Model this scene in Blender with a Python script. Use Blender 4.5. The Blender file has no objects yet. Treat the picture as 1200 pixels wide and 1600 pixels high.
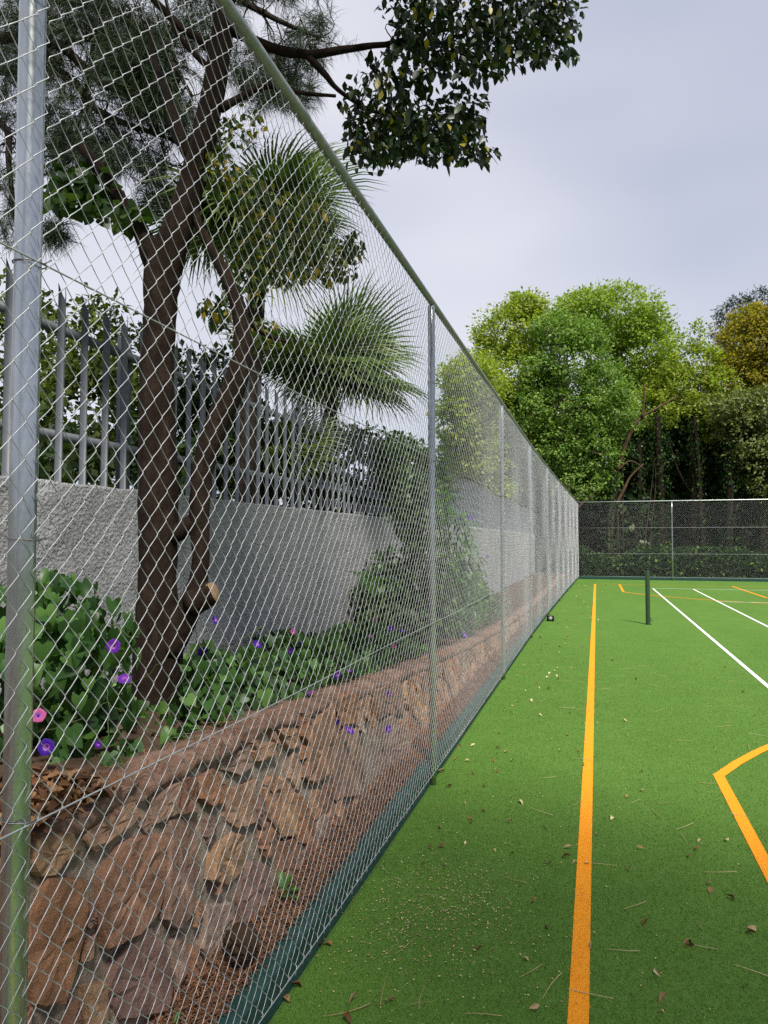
import bpy, math, random
import numpy as np
from mathutils import Vector, Matrix

R = math.radians
rng = np.random.default_rng(7)
random.seed(7)
scene = bpy.context.scene
COL = scene.collection

# ------------------------------------------------------------------ camera
YAW, PITCH, F, HC = R(16.67), R(2.32), 1109.0, 1.75
cam_d = bpy.data.cameras.new("camera")
cam = bpy.data.objects.new("camera", cam_d)
COL.objects.link(cam)
cam.location = (0, 0, HC)
cam.rotation_euler = (math.pi / 2 + PITCH, 0, YAW)
cam_d.sensor_width = 36.0
cam_d.lens = F / 1600 * 36.0
cam_d.clip_start = 0.05
cam_d.clip_end = 3000
scene.camera = cam

# ------------------------------------------------------------------ world + sun
SUN_DIR = Vector((0.30, -0.50, 0.81)).normalized()
world = bpy.data.worlds.new("World")
scene.world = world
world.use_nodes = True
wt = world.node_tree
wt.nodes.clear()
wo = wt.nodes.new("ShaderNodeOutputWorld")
bg = wt.nodes.new("ShaderNodeBackground")
sky = wt.nodes.new("ShaderNodeTexSky")
sky.sky_type = 'NISHITA'
sky.sun_disc = False
sky.sun_elevation = math.asin(SUN_DIR.z)
sky.sun_rotation = math.atan2(SUN_DIR.x, SUN_DIR.y)
tc = wt.nodes.new("ShaderNodeTexCoord")
mp = wt.nodes.new("ShaderNodeMapping")
mp.inputs['Scale'].default_value = (1.0, 1.0, 2.2)
n1 = wt.nodes.new("ShaderNodeTexNoise")
n1.inputs['Scale'].default_value = 1.6
n1.inputs['Detail'].default_value = 2.5
n1.inputs['Roughness'].default_value = 0.5
cr = wt.nodes.new("ShaderNodeValToRGB")
cr.color_ramp.elements[0].position = 0.46
cr.color_ramp.elements[0].color = (4.8, 5.15, 6.8, 1)
cr.color_ramp.elements[1].position = 0.92
cr.color_ramp.elements[1].color = (8.6, 8.7, 9.4, 1)
mx = wt.nodes.new("ShaderNodeMix")
mx.data_type = 'RGBA'
mx.inputs['Factor'].default_value = 0.86
wt.links.new(tc.outputs['Generated'], mp.inputs['Vector'])
wt.links.new(mp.outputs['Vector'], n1.inputs['Vector'])
dt = wt.nodes.new("ShaderNodeVectorMath"); dt.operation = 'DOT_PRODUCT'
dt.inputs[1].default_value = (-0.85, 0.35, 0.30)
wt.links.new(tc.outputs['Generated'], dt.inputs[0])
ma = wt.nodes.new("ShaderNodeMath"); ma.operation = 'MULTIPLY_ADD'; ma.inputs[1].default_value = 0.34
wt.links.new(dt.outputs['Value'], ma.inputs[0]); wt.links.new(n1.outputs['Fac'], ma.inputs[2])
wt.links.new(ma.outputs[0], cr.inputs['Fac'])
wt.links.new(sky.outputs['Color'], mx.inputs[6])
wt.links.new(cr.outputs['Color'], mx.inputs[7])
wt.links.new(mx.outputs[2], bg.inputs['Color'])
bg.inputs['Strength'].default_value = 0.064
wt.links.new(bg.outputs['Background'], wo.inputs['Surface'])

sun_d = bpy.data.lights.new("sun", 'SUN')
sun_d.energy = 3.7
sun_d.angle = R(9)
sun_d.color = (1.0, 0.95, 0.86)
sun = bpy.data.objects.new("sun", sun_d)
COL.objects.link(sun)
sun.rotation_euler = (-SUN_DIR).to_track_quat('-Z', 'Y').to_euler()

vs = scene.view_settings
vs.view_transform = 'Standard'
vs.look = 'None'
vs.exposure = 0.68
vs.gamma = 1
scene.render.engine = 'CYCLES'
scene.cycles.max_bounces = 8
scene.cycles.sample_clamp_indirect = 3.0
scene.cycles.sample_clamp_direct = 6.0
scene.cycles.transparent_max_bounces = 8
scene.cycles.use_denoising = False

# ------------------------------------------------------------------ helpers
CY, SY = math.cos(YAW), math.sin(YAW)
CP, SP = math.cos(PITCH), math.sin(PITCH)
def ray(px, py):
    """world direction of a picture point, unit depth along the view axis"""
    u, v = (px - 600) / F, (800 - py) / F
    f, up = CP - v * SP, SP + v * CP
    return np.array((u * CY - f * SY, u * SY + f * CY, up))
def W(px, py, d):
    return ray(px, py) * d + np.array((0, 0, HC))

def link(o, parent=None):
    COL.objects.link(o)
    if parent is not None:
        o.parent = parent
    return o

def tag(o, label=None, cat=None, group=None, kind=None):
    if label: o["label"] = label
    if cat: o["category"] = cat
    if group: o["group"] = group
    if kind: o["kind"] = kind
    return o

def empty(name, loc=(0, 0, 0), **k):
    o = bpy.data.objects.new(name, None)
    o.location = loc
    link(o)
    o.empty_display_size = 0.1
    return tag(o, **k)

def mesh(name, V, Fc, smooth=False):
    """V (n,3); Fc: (m,3|4) array or a list of arrays / of faces"""
    me = bpy.data.meshes.new(name)
    V = np.asarray(V, dtype=np.float32).reshape(-1, 3)
    blocks = Fc if isinstance(Fc, list) else [Fc]
    if blocks and not isinstance(blocks[0], np.ndarray):
        me.from_pydata(V.tolist(), [], [list(map(int, f)) for f in blocks])
    else:
        loops = np.concatenate([b.ravel() for b in blocks]).astype(np.int32)
        tot = np.concatenate([np.full(len(b), b.shape[1], np.int32) for b in blocks])
        st = np.concatenate(([0], np.cumsum(tot)[:-1])).astype(np.int32)
        me.vertices.add(len(V))
        me.vertices.foreach_set("co", V.ravel())
        me.loops.add(len(loops))
        me.loops.foreach_set("vertex_index", loops)
        me.polygons.add(len(tot))
        me.polygons.foreach_set("loop_start", st)
        me.polygons.foreach_set("loop_total", tot)
        me.update(calc_edges=True)
    if smooth:
        me.polygons.foreach_set("use_smooth", np.ones(len(me.polygons), bool))
    return me

def obj(name, V, Fc, mat, parent=None, smooth=False, **k):
    me = V if isinstance(V, bpy.types.Mesh) else mesh(name, V, Fc, smooth)
    if mat is not None and not me.materials:
        me.materials.append(mat)
    o = bpy.data.objects.new(name, me)
    link(o, parent)
    return tag(o, **k)

class MB:
    def __init__(s): s.V, s.F, s.n = [], [], 0
    def add(s, V, Fc):
        V = np.asarray(V, float).reshape(-1, 3)
        for b in (Fc if isinstance(Fc, list) else [Fc]):
            s.F.append(np.asarray(b, int) + s.n)
        s.V.append(V); s.n += len(V)
        return s
    def box(s, x0, x1, y0, y1, z0, z1):
        v = [(x, y, z) for x in (x0, x1) for y in (y0, y1) for z in (z0, z1)]
        return s.add(v, np.array([(0,1,3,2),(4,6,7,5),(0,4,5,1),(2,3,7,6),(0,2,6,4),(1,5,7,3)]))
    def tube(s, P, r, n=8, cap=True, jit=0.0):
        return s.add(*tube(P, r, n, cap, jit))
    def build(s, name, mat, parent=None, smooth=False, **k):
        return obj(name, np.concatenate(s.V), s.F, mat, parent, smooth, **k)

def tube(P, r, n=8, cap=True, jit=0.0):
    P = np.asarray(P, float); m = len(P)
    r = np.broadcast_to(np.asarray(r, float), (m,))
    T = np.gradient(P, axis=0)
    T /= np.linalg.norm(T, axis=1)[:, None] + 1e-9
    a = np.array((1.0, 0.13, 0.05)) if abs(T[0][0]) < 0.8 else np.array((0, 1.0, 0.1))
    V = []
    th = np.linspace(0, 2 * math.pi, n, endpoint=False)
    for i in range(m):
        u = a - T[i] * (a @ T[i]); u /= np.linalg.norm(u)
        a = u
        w = np.cross(T[i], u)
        rr = r[i] * (1 + jit * rng.normal(0, 1, n))
        V.append(P[i] + np.outer(np.cos(th) * rr, u) + np.outer(np.sin(th) * rr, w))
    V = np.concatenate(V)
    i, j = np.meshgrid(np.arange(m - 1), np.arange(n), indexing='ij')
    k = (j + 1) % n
    Q = np.stack([i * n + j, i * n + k, (i + 1) * n + k, (i + 1) * n + j], -1).reshape(-1, 4)
    Fs = [Q]
    if cap:
        V = np.concatenate([V, P[:1], P[-1:]])
        c0, c1 = m * n, m * n + 1
        jj = np.arange(n); kk = (jj + 1) % n
        Fs.append(np.stack([np.full(n, c0), kk, jj], -1))
        Fs.append(np.stack([np.full(n, c1), (m - 1) * n + jj, (m - 1) * n + kk], -1))
    return V, Fs

def smooth_path(P, k=4):
    """Catmull-Rom resampling of rows (any width)"""
    P = np.asarray(P, float)
    Q = np.concatenate([2 * P[:1] - P[1:2], P, 2 * P[-1:] - P[-2:-1]])
    out = []
    for i in range(1, len(Q) - 2):
        for t in np.linspace(0, 1, k, endpoint=False):
            a, b, c, d = Q[i-1], Q[i], Q[i+1], Q[i+2]
            out.append(0.5 * (2*b + (c-a)*t + (2*a-5*b+4*c-d)*t*t + (3*b-a-3*c+d)*t**3))
    out.append(P[-1])
    return np.array(out)

def unit(v):
    return v / (np.linalg.norm(v, axis=-1, keepdims=True) + 1e-9)

def rand_unit(n):
    return unit(rng.normal(0, 1, (n, 3)))

def scatter(tv, tf, pos, ydir, zdir, sc):
    """copies of a template: its y axis along ydir, z near zdir"""
    pos = np.asarray(pos, float); n = len(pos)
    y = unit(ydir); z = unit(zdir - y * np.sum(zdir * y, -1, keepdims=True))
    x = np.cross(y, z)
    sc = np.broadcast_to(np.asarray(sc, float), (n,))
    tv = np.asarray(tv, float)
    V = (pos[:, None] + sc[:, None, None] * (tv[None, :, :1] * x[:, None] + tv[None, :, 1:2] * y[:, None] + tv[None, :, 2:] * z[:, None]))
    tf = np.asarray(tf, int)
    Fc = (np.arange(n)[:, None, None] * len(tv) + tf[None]).reshape(-1, tf.shape[1])
    return V.reshape(-1, 3), Fc

def leaf_tmpl(w=0.5, fold=0.08, droop=0.12):
    v = [(0,0,0), (-w/2,.38,fold), (w/2,.38,fold), (-w*.36,.7,fold*.6-droop*.4), (w*.36,.7,fold*.6-droop*.4), (0,1,-droop), (0,.38,0), (0,.7,-droop*.35)]
    f = [(0,6,1),(0,2,6),(1,6,7),(1,7,3),(6,2,4),(6,4,7),(3,7,5),(7,4,5)]
    return v, f
RHOMB = ([(0,0,0), (-.3,.5,.04), (0,1,-.06), (.3,.5,.04)], [(0,3,1), (1,3,2)])
HEART_V = [(0,0,0), (-.2,-.2,.03), (-.44,-.12,.07), (-.47,.18,.08), (-.3,.52,.03), (0,.95,-.12), (.3,.52,.03), (.47,.18,.08), (.44,-.12,.07), (.2,-.2,.03), (0,.45,-.02)]
HEART_F = [(0,2,1),(0,3,2),(0,10,3),(3,10,4),(4,10,5),(5,10,6),(6,10,7),(0,7,10),(0,8,7),(0,9,8)]

# ------------------------------------------------------------------ materials
def mat(name, col, rough=0.7, metal=0.0, spec=0.5):
    m = bpy.data.materials.new(name); m.use_nodes = True
    b = m.node_tree.nodes["Principled BSDF"]
    b.inputs['Base Color'].default_value = (*col, 1)
    b.inputs['Roughness'].default_value = rough
    b.inputs['Metallic'].default_value = metal
    b.inputs['Specular IOR Level'].default_value = spec
    return m
def N(m, t): return m.node_tree.nodes.new(t)
def L(m, a, b): m.node_tree.links.new(a, b)
def bsdf(m): return m.node_tree.nodes["Principled BSDF"]
def noise(m, scale, detail=4, rough=0.6, coords='Object', stretch=None):
    t = N(m, "ShaderNodeTexCoord"); n = N(m, "ShaderNodeTexNoise")
    n.inputs['Scale'].default_value = scale; n.inputs['Detail'].default_value = detail
    n.inputs['Roughness'].default_value = rough
    if stretch:
        mpn = N(m, "ShaderNodeMapping"); mpn.inputs['Scale'].default_value = stretch
        L(m, t.outputs[coords], mpn.inputs['Vector']); L(m, mpn.outputs['Vector'], n.inputs['Vector'])
    else:
        L(m, t.outputs[coords], n.inputs['Vector'])
    return n.outputs['Fac']
def ramp(m, fac, stops):
    r = N(m, "ShaderNodeValToRGB")
    e = r.color_ramp.elements
    while len(e) < len(stops): e.new(0.5)
    for i, (p, c) in enumerate(stops):
        e[i].position = p; e[i].color = (*c, 1)
    L(m, fac, r.inputs['Fac'])
    return r.outputs['Color']
def mixc(m, fac, a, b, mode='MIX'):
    x = N(m, "ShaderNodeMix"); x.data_type = 'RGBA'; x.blend_type = mode
    for s, i in ((fac, 0), (a, 6), (b, 7)):
        if isinstance(s, (float, int)): x.inputs[i].default_value = s
        elif isinstance(s, tuple): x.inputs[i].default_value = (*s, 1)
        else: L(m, s, x.inputs[i])
    return x.outputs[2]
def bump(m, fac, strength=0.5, dist=0.01, prev=None):
    b = N(m, "ShaderNodeBump"); b.inputs['Strength'].default_value = strength
    b.inputs['Distance'].default_value = dist
    L(m, fac, b.inputs['Height'])
    if prev is not None: L(m, prev, b.inputs['Normal'])
    return b.outputs['Normal']
def noisy(name, stops, scale, rough=0.85, bstr=0.5, bdist=0.01, bscale=None, coords='Object', stretch=None, spec=0.3, metal=0.0):
    m = mat(name, (1, 1, 1), rough, metal, spec)
    f = noise(m, scale, 6, 0.65, coords, stretch)
    L(m, ramp(m, f, stops), bsdf(m).inputs['Base Color'])
    fb = noise(m, bscale, 6, 0.7, coords, stretch) if bscale else f
    if bstr: L(m, bump(m, fb, bstr, bdist), bsdf(m).inputs['Normal'])
    return m
def leafy(name, stops, rough=0.5, trans=0.3, spec=0.4, per='island', tint=(1.3, 1.5, 0.6)):
    """leaf colour by piece, with light passing through the blade"""
    m = mat(name, (1, 1, 1), rough, 0, spec)
    if per == 'island':
        g = N(m, "ShaderNodeNewGeometry"); f = g.outputs['Random Per Island']
    else:
        g = N(m, "ShaderNodeObjectInfo"); f = g.outputs['Random']
    c = ramp(m, f, stops)
    L(m, c, bsdf(m).inputs['Base Color'])
    if trans:
        t = N(m, "ShaderNodeBsdfTranslucent")
        L(m, mixc(m, 1.0, c, tint, 'MULTIPLY'), t.inputs['Color'])
        s = N(m, "ShaderNodeMixShader"); s.inputs[0].default_value = trans
        L(m, bsdf(m).outputs[0], s.inputs[1]); L(m, t.outputs[0], s.inputs[2])
        L(m, s.outputs[0], m.node_tree.nodes["Material Output"].inputs['Surface'])
    return m

M = {}
# turf
m = mat("turf", (1, 1, 1), 0.9, 0, 0.15)
f1 = noise(m, 1.1, 3); f2 = noise(m, 260, 3, 0.7); f3 = noise(m, 30, 4, 0.6, stretch=(1, .35, 1))
c = ramp(m, f1, [(.3, (.083, .18, .026)), (.7, (.103, .214, .032))])
c = mixc(m, 0.55, c, ramp(m, f2, [(.3, (.053, .115, .018)), (.7, (.138, .27, .045))]))
f4 = noise(m, .55, 5, .6, stretch=(1.6, .5, 1))
c = mixc(m, .5, c, ramp(m, f4, [(.32, (.78, .82, .72)), (.68, (1.18, 1.12, 1.2))]), 'MULTIPLY')
c = mixc(m, 0.25, c, ramp(m, f3, [(.3, (.075, .155, .028)), (.7, (.12, .23, .045))]))
f5 = noise(m, 3.2, 6, .7)
c = mixc(m, .35, c, ramp(m, f5, [(.35, (.80, .80, .78)), (.62, (1.14, 1.10, 1.2))]), 'MULTIPLY')
L(m, c, bsdf(m).inputs['Base Color'])
L(m, bump(m, f2, 0.8, 0.006), bsdf(m).inputs['Normal'])
M['turf'] = m
M['blade'] = leafy("turf_blade", [(0, (0.071, 0.168, 0.025)), (.5, (0.103, 0.224, 0.034)), (1, (0.152, 0.302, 0.057))], 0.6, 0.25, 0.3)
def linemat(name, a, b):
    m = mat(name, a, 0.8, 0, 0.2)
    f = noise(m, 300, 3, 0.7)
    L(m, ramp(m, f, [(.3, a), (.7, b)]), bsdf(m).inputs['Base Color'])
    L(m, bump(m, f, 0.7, 0.004), bsdf(m).inputs['Normal'])
    return m
M['orange'] = linemat("orange_turf", (.78, .27, .01), (.95, .38, .02))
M['white'] = linemat("white_turf", (.70, .72, .68), (.86, .87, .84))
M['orange_blade'] = leafy("orange_blade", [(0, (.72, .24, .01)), (1, (.98, .42, .03))], 0.7, 0.15, 0.2, tint=(1, 1, 1))
M['white_blade'] = leafy("white_blade", [(0, (.62, .64, .6)), (1, (.85, .86, .82))], 0.7, 0.15, 0.2, tint=(1, 1, 1))
M['soil'] = noisy("soil", [(.3, (.05, .03, .018)), (.7, (.12, .075, .045))], 9, 0.95, 0.8, 0.02, 30)
M['ground'] = noisy("ground", [(.3, (.035, .03, .015)), (.55, (.06, .06, .02)), (.75, (.045, .065, .02))], 0.6, 0.95, 0.6, 0.05, 8)
M['kerb'] = noisy("kerb_paint", [(.3, (.012, .045, .038)), (.6, (.022, .068, .058)), (.85, (.06, .10, .09))], 14, 0.6, 0.5, 0.004, 60)
M['cap'] = noisy("cap_mortar", [(.25, (0.108, 0.063, 0.041)), (.5, (0.245, 0.146, 0.102)), (.75, (0.359, 0.237, 0.177))], 11, 0.95, 0.9, 0.03, 26)
M['mortar'] = noisy("mortar", [(.25, (0.145, 0.114, 0.082)), (.55, (0.389, 0.308, 0.227)), (.8, (0.583, 0.503, 0.406))], 14, 0.95, 1.0, 0.03, 45)
# stone
m = mat("stone", (1, 1, 1), 0.85, 0, 0.25)
oi = N(m, "ShaderNodeObjectInfo")
f1 = noise(m, 8, 8, 0.68); f2 = noise(m, 55, 8, 0.72, stretch=(1, 1, .5))
base = ramp(m, oi.outputs['Random'], [(0, (.14, .075, .055)), (.15, (.27, .135, .07)), (.3, (.21, .145, .11)), (.45, (.16, .10, .085)), (.6, (.33, .205, .115)), (.75, (.20, .105, .07)), (.88, (.27, .20, .16)), (1, (.24, .14, .08))])
c = mixc(m, .8, base, ramp(m, f1, [(.30, (.40, .33, .30)), (.5, (.85, .76, .68)), (.72, (1.45, 1.36, 1.22))]), 'MULTIPLY')
c = mixc(m, 1.0, c, (1.72, 1.80, 1.90), 'MULTIPLY')
c = mixc(m, .2, c, ramp(m, f2, [(.3, (.06, .04, .03)), (.7, (.34, .22, .14))]))
L(m, c, bsdf(m).inputs['Base Color'])
L(m, bump(m, f2, .8, .010, bump(m, f1, .9, .045)), bsdf(m).inputs['Normal'])
M['stone'] = m
# rough cast plaster
m = mat("roughcast", (.25, .25, .27), 0.9, 0, 0.2)
vt = N(m, "ShaderNodeTexVoronoi"); vt.feature = 'SMOOTH_F1'; vt.inputs['Scale'].default_value = 48
t0 = N(m, "ShaderNodeTexCoord"); L(m, t0.outputs['Object'], vt.inputs['Vector'])
f1 = noise(m, 75, 5, .65); f2 = noise(m, 1.3, 4, .6)
hh = N(m, "ShaderNodeMath"); hh.operation = 'MULTIPLY_ADD'; hh.inputs[1].default_value = 1.4
L(m, f1, hh.inputs[0]); L(m, vt.outputs['Distance'], hh.inputs[2])
c = ramp(m, f2, [(.25, (.42, .425, .435)), (.5, (.54, .545, .56)), (.75, (.60, .60, .61))])
c = mixc(m, .5, c, ramp(m, f1, [(.3, (.55, .55, .55)), (.65, (1.15, 1.15, 1.15))]), 'MULTIPLY')
fs = noise(m, 1.6, 6, .7, stretch=(1, 2.6, .22))
c = mixc(m, .55, c, ramp(m, fs, [(.36, (.62, .62, .60)), (.55, (1.0, 1.0, 1.0)), (.75, (1.08, 1.08, 1.08))]), 'MULTIPLY')
L(m, c, bsdf(m).inputs['Base Color'])
L(m, bump(m, hh.outputs[0], 1.0, .035), bsdf(m).inputs['Normal'])
M['plaster'] = m
# metals
m = mat("galvanised", (.55, .57, .58), .38, .9)
f = noise(m, 9, 5, .6, stretch=(1, 1, .35))
L(m, ramp(m, f, [(.3, (.36, .39, .38)), (.7, (.56, .58, .58))]), bsdf(m).inputs['Base Color'])
L(m, ramp(m, noise(m, 25, 4), [(.3, (.19,)*3), (.7, (.27,)*3)]), bsdf(m).inputs['Roughness'])
M['galv'] = m
M['wire'] = noisy("galvanised_wire", [(.3, (.36, .375, .38)), (.7, (.52, .53, .54))], 20, .5, 0, metal=.5, spec=.5)
M['rail'] = noisy("weathered_rail", [(.3, (.22, .235, .235)), (.7, (.34, .35, .35))], 14, .5, .15, .002, 60, metal=.25, spec=.5)
M['tie'] = mat("tie_wire", (.22, .22, .22), .5, .7)
M['palisade'] = noisy("palisade_paint", [(.3, (0.079, 0.090, 0.105)), (.7, (0.126, 0.139, 0.158))], 6, .5, .2, .002, 40, spec=.4)
M['netpost'] = noisy("net_post_paint", [(.3, (.018, .045, .022)), (.7, (.03, .065, .03))], 8, .4, .1, .002, 30, spec=.5)
M['black'] = noisy("black_plastic", [(.3, (.008, .008, .009)), (.7, (.016, .016, .017))], 30, .45, .2, .002)
M['lens'] = mat("lamp_lens", (.30, .30, .32), .15, .0, .6)
# plants
M['bark'] = noisy("bark", [(.25, (0.009, 0.005, 0.003)), (.5, (0.023, 0.014, 0.010)), (.8, (0.051, 0.035, 0.025))], 16, .92, 1.0, .02, 22, stretch=(1, 1, .45), spec=.15)
M['palebark'] = noisy("pale_bark", [(.25, (.10, .07, .045)), (.7, (.28, .20, .14))], 5, .9, .8, .03, 14, stretch=(1, 1, .3), spec=.15)
M['redbark'] = noisy("bare_branch_bark", [(.25, (0.053, 0.030, 0.017)), (.7, (0.112, 0.073, 0.045))], 5, .9, .6, .03, 14, spec=.15)
M['cutwood'] = noisy("cut_wood", [(.3, (0.186, 0.105, 0.050)), (.7, (0.341, 0.236, 0.136))], 30, .85, .5, .005, 60)
M['pinebark'] = noisy("pine_bark", [(.25, (.02, .016, .013)), (.75, (.075, .058, .045))], 18, .95, 1.0, .02, 25, spec=.1)
M['leaf_dark'] = leafy("dark_leaf", [(0, (.008, .018, .006)), (.6, (.016, .034, .009)), (.92, (.03, .06, .012)), (.97, (.25, .22, .02)), (1, (.32, .26, .02))], .42, .18, .4)
M['leaf_mid'] = leafy("mid_leaf", [(0, (.02, .05, .01)), (.7, (.05, .10, .02)), (1, (.09, .13, .025))], .45, .3)
M['leaf_yellowing'] = leafy("yellowing_leaf", [(0, (.03, .06, .012)), (.72, (.07, .11, .02)), (.88, (.28, .24, .02)), (1, (.48, .30, .03))], .5, .35)
M['needle'] = leafy("pine_needle", [(0, (0.013, 0.027, 0.012)), (.6, (0.029, 0.054, 0.021)), (1, (0.058, 0.090, 0.035))], .6, .1)
M['palm'] = leafy("palm_leaf", [(0, (0.055, 0.095, 0.019)), (.6, (0.117, 0.176, 0.038)), (1, (0.221, 0.277, 0.070))], .4, .22, .5)
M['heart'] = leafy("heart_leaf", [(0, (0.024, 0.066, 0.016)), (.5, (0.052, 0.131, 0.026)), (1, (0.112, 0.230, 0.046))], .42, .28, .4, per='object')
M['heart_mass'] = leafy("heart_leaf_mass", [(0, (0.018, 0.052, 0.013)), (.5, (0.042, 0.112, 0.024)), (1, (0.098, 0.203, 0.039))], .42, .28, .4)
M['lance'] = leafy("lance_leaf", [(0, (0.037, 0.106, 0.019)), (.6, (0.081, 0.188, 0.035)), (1, (0.138, 0.263, 0.056))], .4, .35, .45)
M['purple'] = leafy("violet_flower", [(0, (.06, .012, .30)), (.6, (.11, .02, .42)), (1, (.20, .03, .40))], .6, .3, .2, per='object', tint=(1.2, 1, 1.3))
M['pink'] = leafy("pink_flower", [(0, (.45, .05, .22)), (1, (.55, .16, .33))], .6, .3, .2, per='object', tint=(1.2, 1, 1.2))
M['throat'] = mat("flower_throat", (.30, .08, .42), .6)
M['stem'] = mat("green_stem", (.07, .11, .03), .6)
M['dryleaf'] = leafy("dry_leaf", [(0, (.10, .05, .025)), (.4, (.24, .12, .05)), (.75, (.36, .22, .11)), (1, (.45, .33, .18))], .75, .1, .2, per='object', tint=(1, .8, .5))
M['dryleaf_mass'] = leafy("dry_leaf_mass", [(0, (.07, .035, .02)), (.5, (.19, .09, .04)), (1, (.33, .20, .10))], .8, .1, .2, tint=(1, .8, .5))
M['paleleaf'] = leafy("pale_dry_leaf", [(0, (.42, .30, .16)), (1, (.62, .52, .30))], .75, .1, .2, per='object', tint=(1, .8, .5))
M['straw'] = leafy("pine_straw", [(0, (.08, .035, .018)), (.5, (.20, .09, .045)), (1, (.34, .18, .09))], .8, 0)
M['dryneedle'] = leafy("dry_needle", [(0, (.30, .22, .10)), (1, (.50, .40, .22))], .7, 0, per='object')
M['crumb'] = leafy("crumbs", [(0, (.05, .03, .02)), (.5, (.30, .21, .10)), (1, (.62, .52, .30))], .8, 0)
M['cone'] = noisy("pine_cone", [(.3, (0.022, 0.011, 0.006)), (.7, (0.080, 0.043, 0.022))], 60, .85, .4, .004, 90)
# far trees
M['far_yellow'] = leafy("yellow_green_leaf", [(0, (0.149, 0.219, 0.032)), (.7, (0.298, 0.367, 0.052)), (1, (0.473, 0.473, 0.070))], .6, .46, .2)
M['shrub_leaf'] = leafy("shrub_leaf", [(0, (.05, .085, .014)), (.6, (.09, .13, .022)), (1, (.15, .18, .03))], .55, .35, .3)
M['far_green'] = leafy("fresh_green_leaf", [(0, (0.093, 0.178, 0.031)), (.6, (0.170, 0.281, 0.051)), (1, (0.264, 0.374, 0.076))], .5, .35, .3)
M['far_olive'] = leafy("olive_leaf", [(0, (0.153, 0.230, 0.034)), (.6, (0.255, 0.340, 0.054)), (1, (0.374, 0.459, 0.076))], .6, .46, .2)
M['far_orange'] = leafy("golden_leaf", [(0, (0.104, 0.116, 0.014)), (.5, (0.269, 0.230, 0.025)), (1, (0.434, 0.338, 0.034))], .6, .46, .2)
M['far_dark'] = leafy("deep_green_leaf", [(0, (0.023, 0.049, 0.016)), (.6, (0.047, 0.089, 0.028)), (1, (0.095, 0.151, 0.046))], .45, .28, .4)
M['far_grey'] = leafy("grey_green_leaf", [(0, (0.079, 0.106, 0.032)), (.6, (0.159, 0.192, 0.052)), (1, (0.262, 0.296, 0.077))], .5, .28, .4)
M['conifer'] = leafy("conifer_leaf", [(0, (.02, .035, .022)), (1, (.055, .08, .05))], .6, .15)
M['ivy'] = leafy("ivy_leaf", [(0, (.010, .026, .008)), (.7, (.022, .05, .014)), (.93, (.05, .10, .02)), (1, (.16, .26, .04))], .65, .25, .15)

# ------------------------------------------------------------------ setting
FX = -1.15                                   # line of the side fence posts
def fx(y):
    y = np.asarray(y, float)
    return FX + np.clip((y - 13) / 20.7, 0, 1) ** 1.3 * 0.32
YEND = 33.7
XC = float(fx(YEND))

def sheet(name, x0, x1, y0, y1, z, mt, **k):
    return obj(name, [(x0,y0,z),(x1,y0,z),(x1,y1,z),(x0,y1,z)], [(0,1,2,3)], mt, **k)

sheet("ground", -900, 900, -900, 900, -0.06, M['ground'], kind="structure", label="dark earth ground under the trees")
ys = np.linspace(-3, YEND + .1, 30)
V = [(float(fx(y)) - .03, y, 0) for y in ys] + [(19, y, 0) for y in ys]
n = len(ys)
court = obj("court", V, [(i, n + i, n + i + 1, i + 1) for i in range(n - 1)], M['turf'], kind="structure", label="green artificial turf of the sports court")

def strip(pts, w, z, name, mt):
    """flat painted line along pts"""
    P = np.asarray(pts, float)
    T = np.gradient(P, axis=0); T = unit(T)
    Nn = np.stack([-T[:, 1], T[:, 0]], -1)
    a, b = P + Nn * w / 2, P - Nn * w / 2
    V = [(*p, z) for p in a] + [(*p, z) for p in b]; m_ = len(P)
    return obj(name, V, [(m_ + i, m_ + i + 1, i + 1, i) for i in range(m_ - 1)], mt, court)
OX, BC = -.085, 7.41                          # orange sideline, basket axis
strip([(OX, y) for y in np.linspace(-2.5, 30.0, 12)], .075, .004, "orange_sideline", M['orange'])
strip([(OX + .04, 29.98), (19, 29.98)], .05, .0045, "orange_baseline", M['orange'])
RA = 7.25
def three_point(cy, s, yb):
    x0 = .85
    dy = math.sqrt(RA**2 - (BC - x0)**2)
    a0 = math.atan2(dy, -(BC - x0))
    arc = [(BC + RA*math.cos(t), cy + s*RA*math.sin(t)) for t in np.linspace(a0, math.pi - a0, 40)]
    strip([(x0 + .0, yb), (x0 + .005, (yb + cy + s*dy)/2), (x0, cy + s*dy + s*.03)], .075, .005, "three_point_straight", M['orange'])
    strip(arc, .075, .0055, "three_point_arc", M['orange'])
three_point(2.76, 1, 1.5)
three_point(28.74, -1, 29.95)
strip([(4.96, 29.95), (4.96, 24.2)], .075, .005, "key_line", M['orange'])
strip([(4.93, 24.2), (9.86, 24.2)], .075, .0065, "key_line", M['orange'])
for x in (1.95, 3.32, 12.92):
    strip([(x, 4.0), (x, 12.0), (x, 27.83)], .055, .004, "white_sideline", M['white'])
strip([(1.925, 27.85), (14.3, 27.85)], .06, .0075, "white_baseline", M['white'])
strip([(3.35, 22.3), (12.9, 22.3)], .055, .0085, "white_service_line", M['white'])

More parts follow.
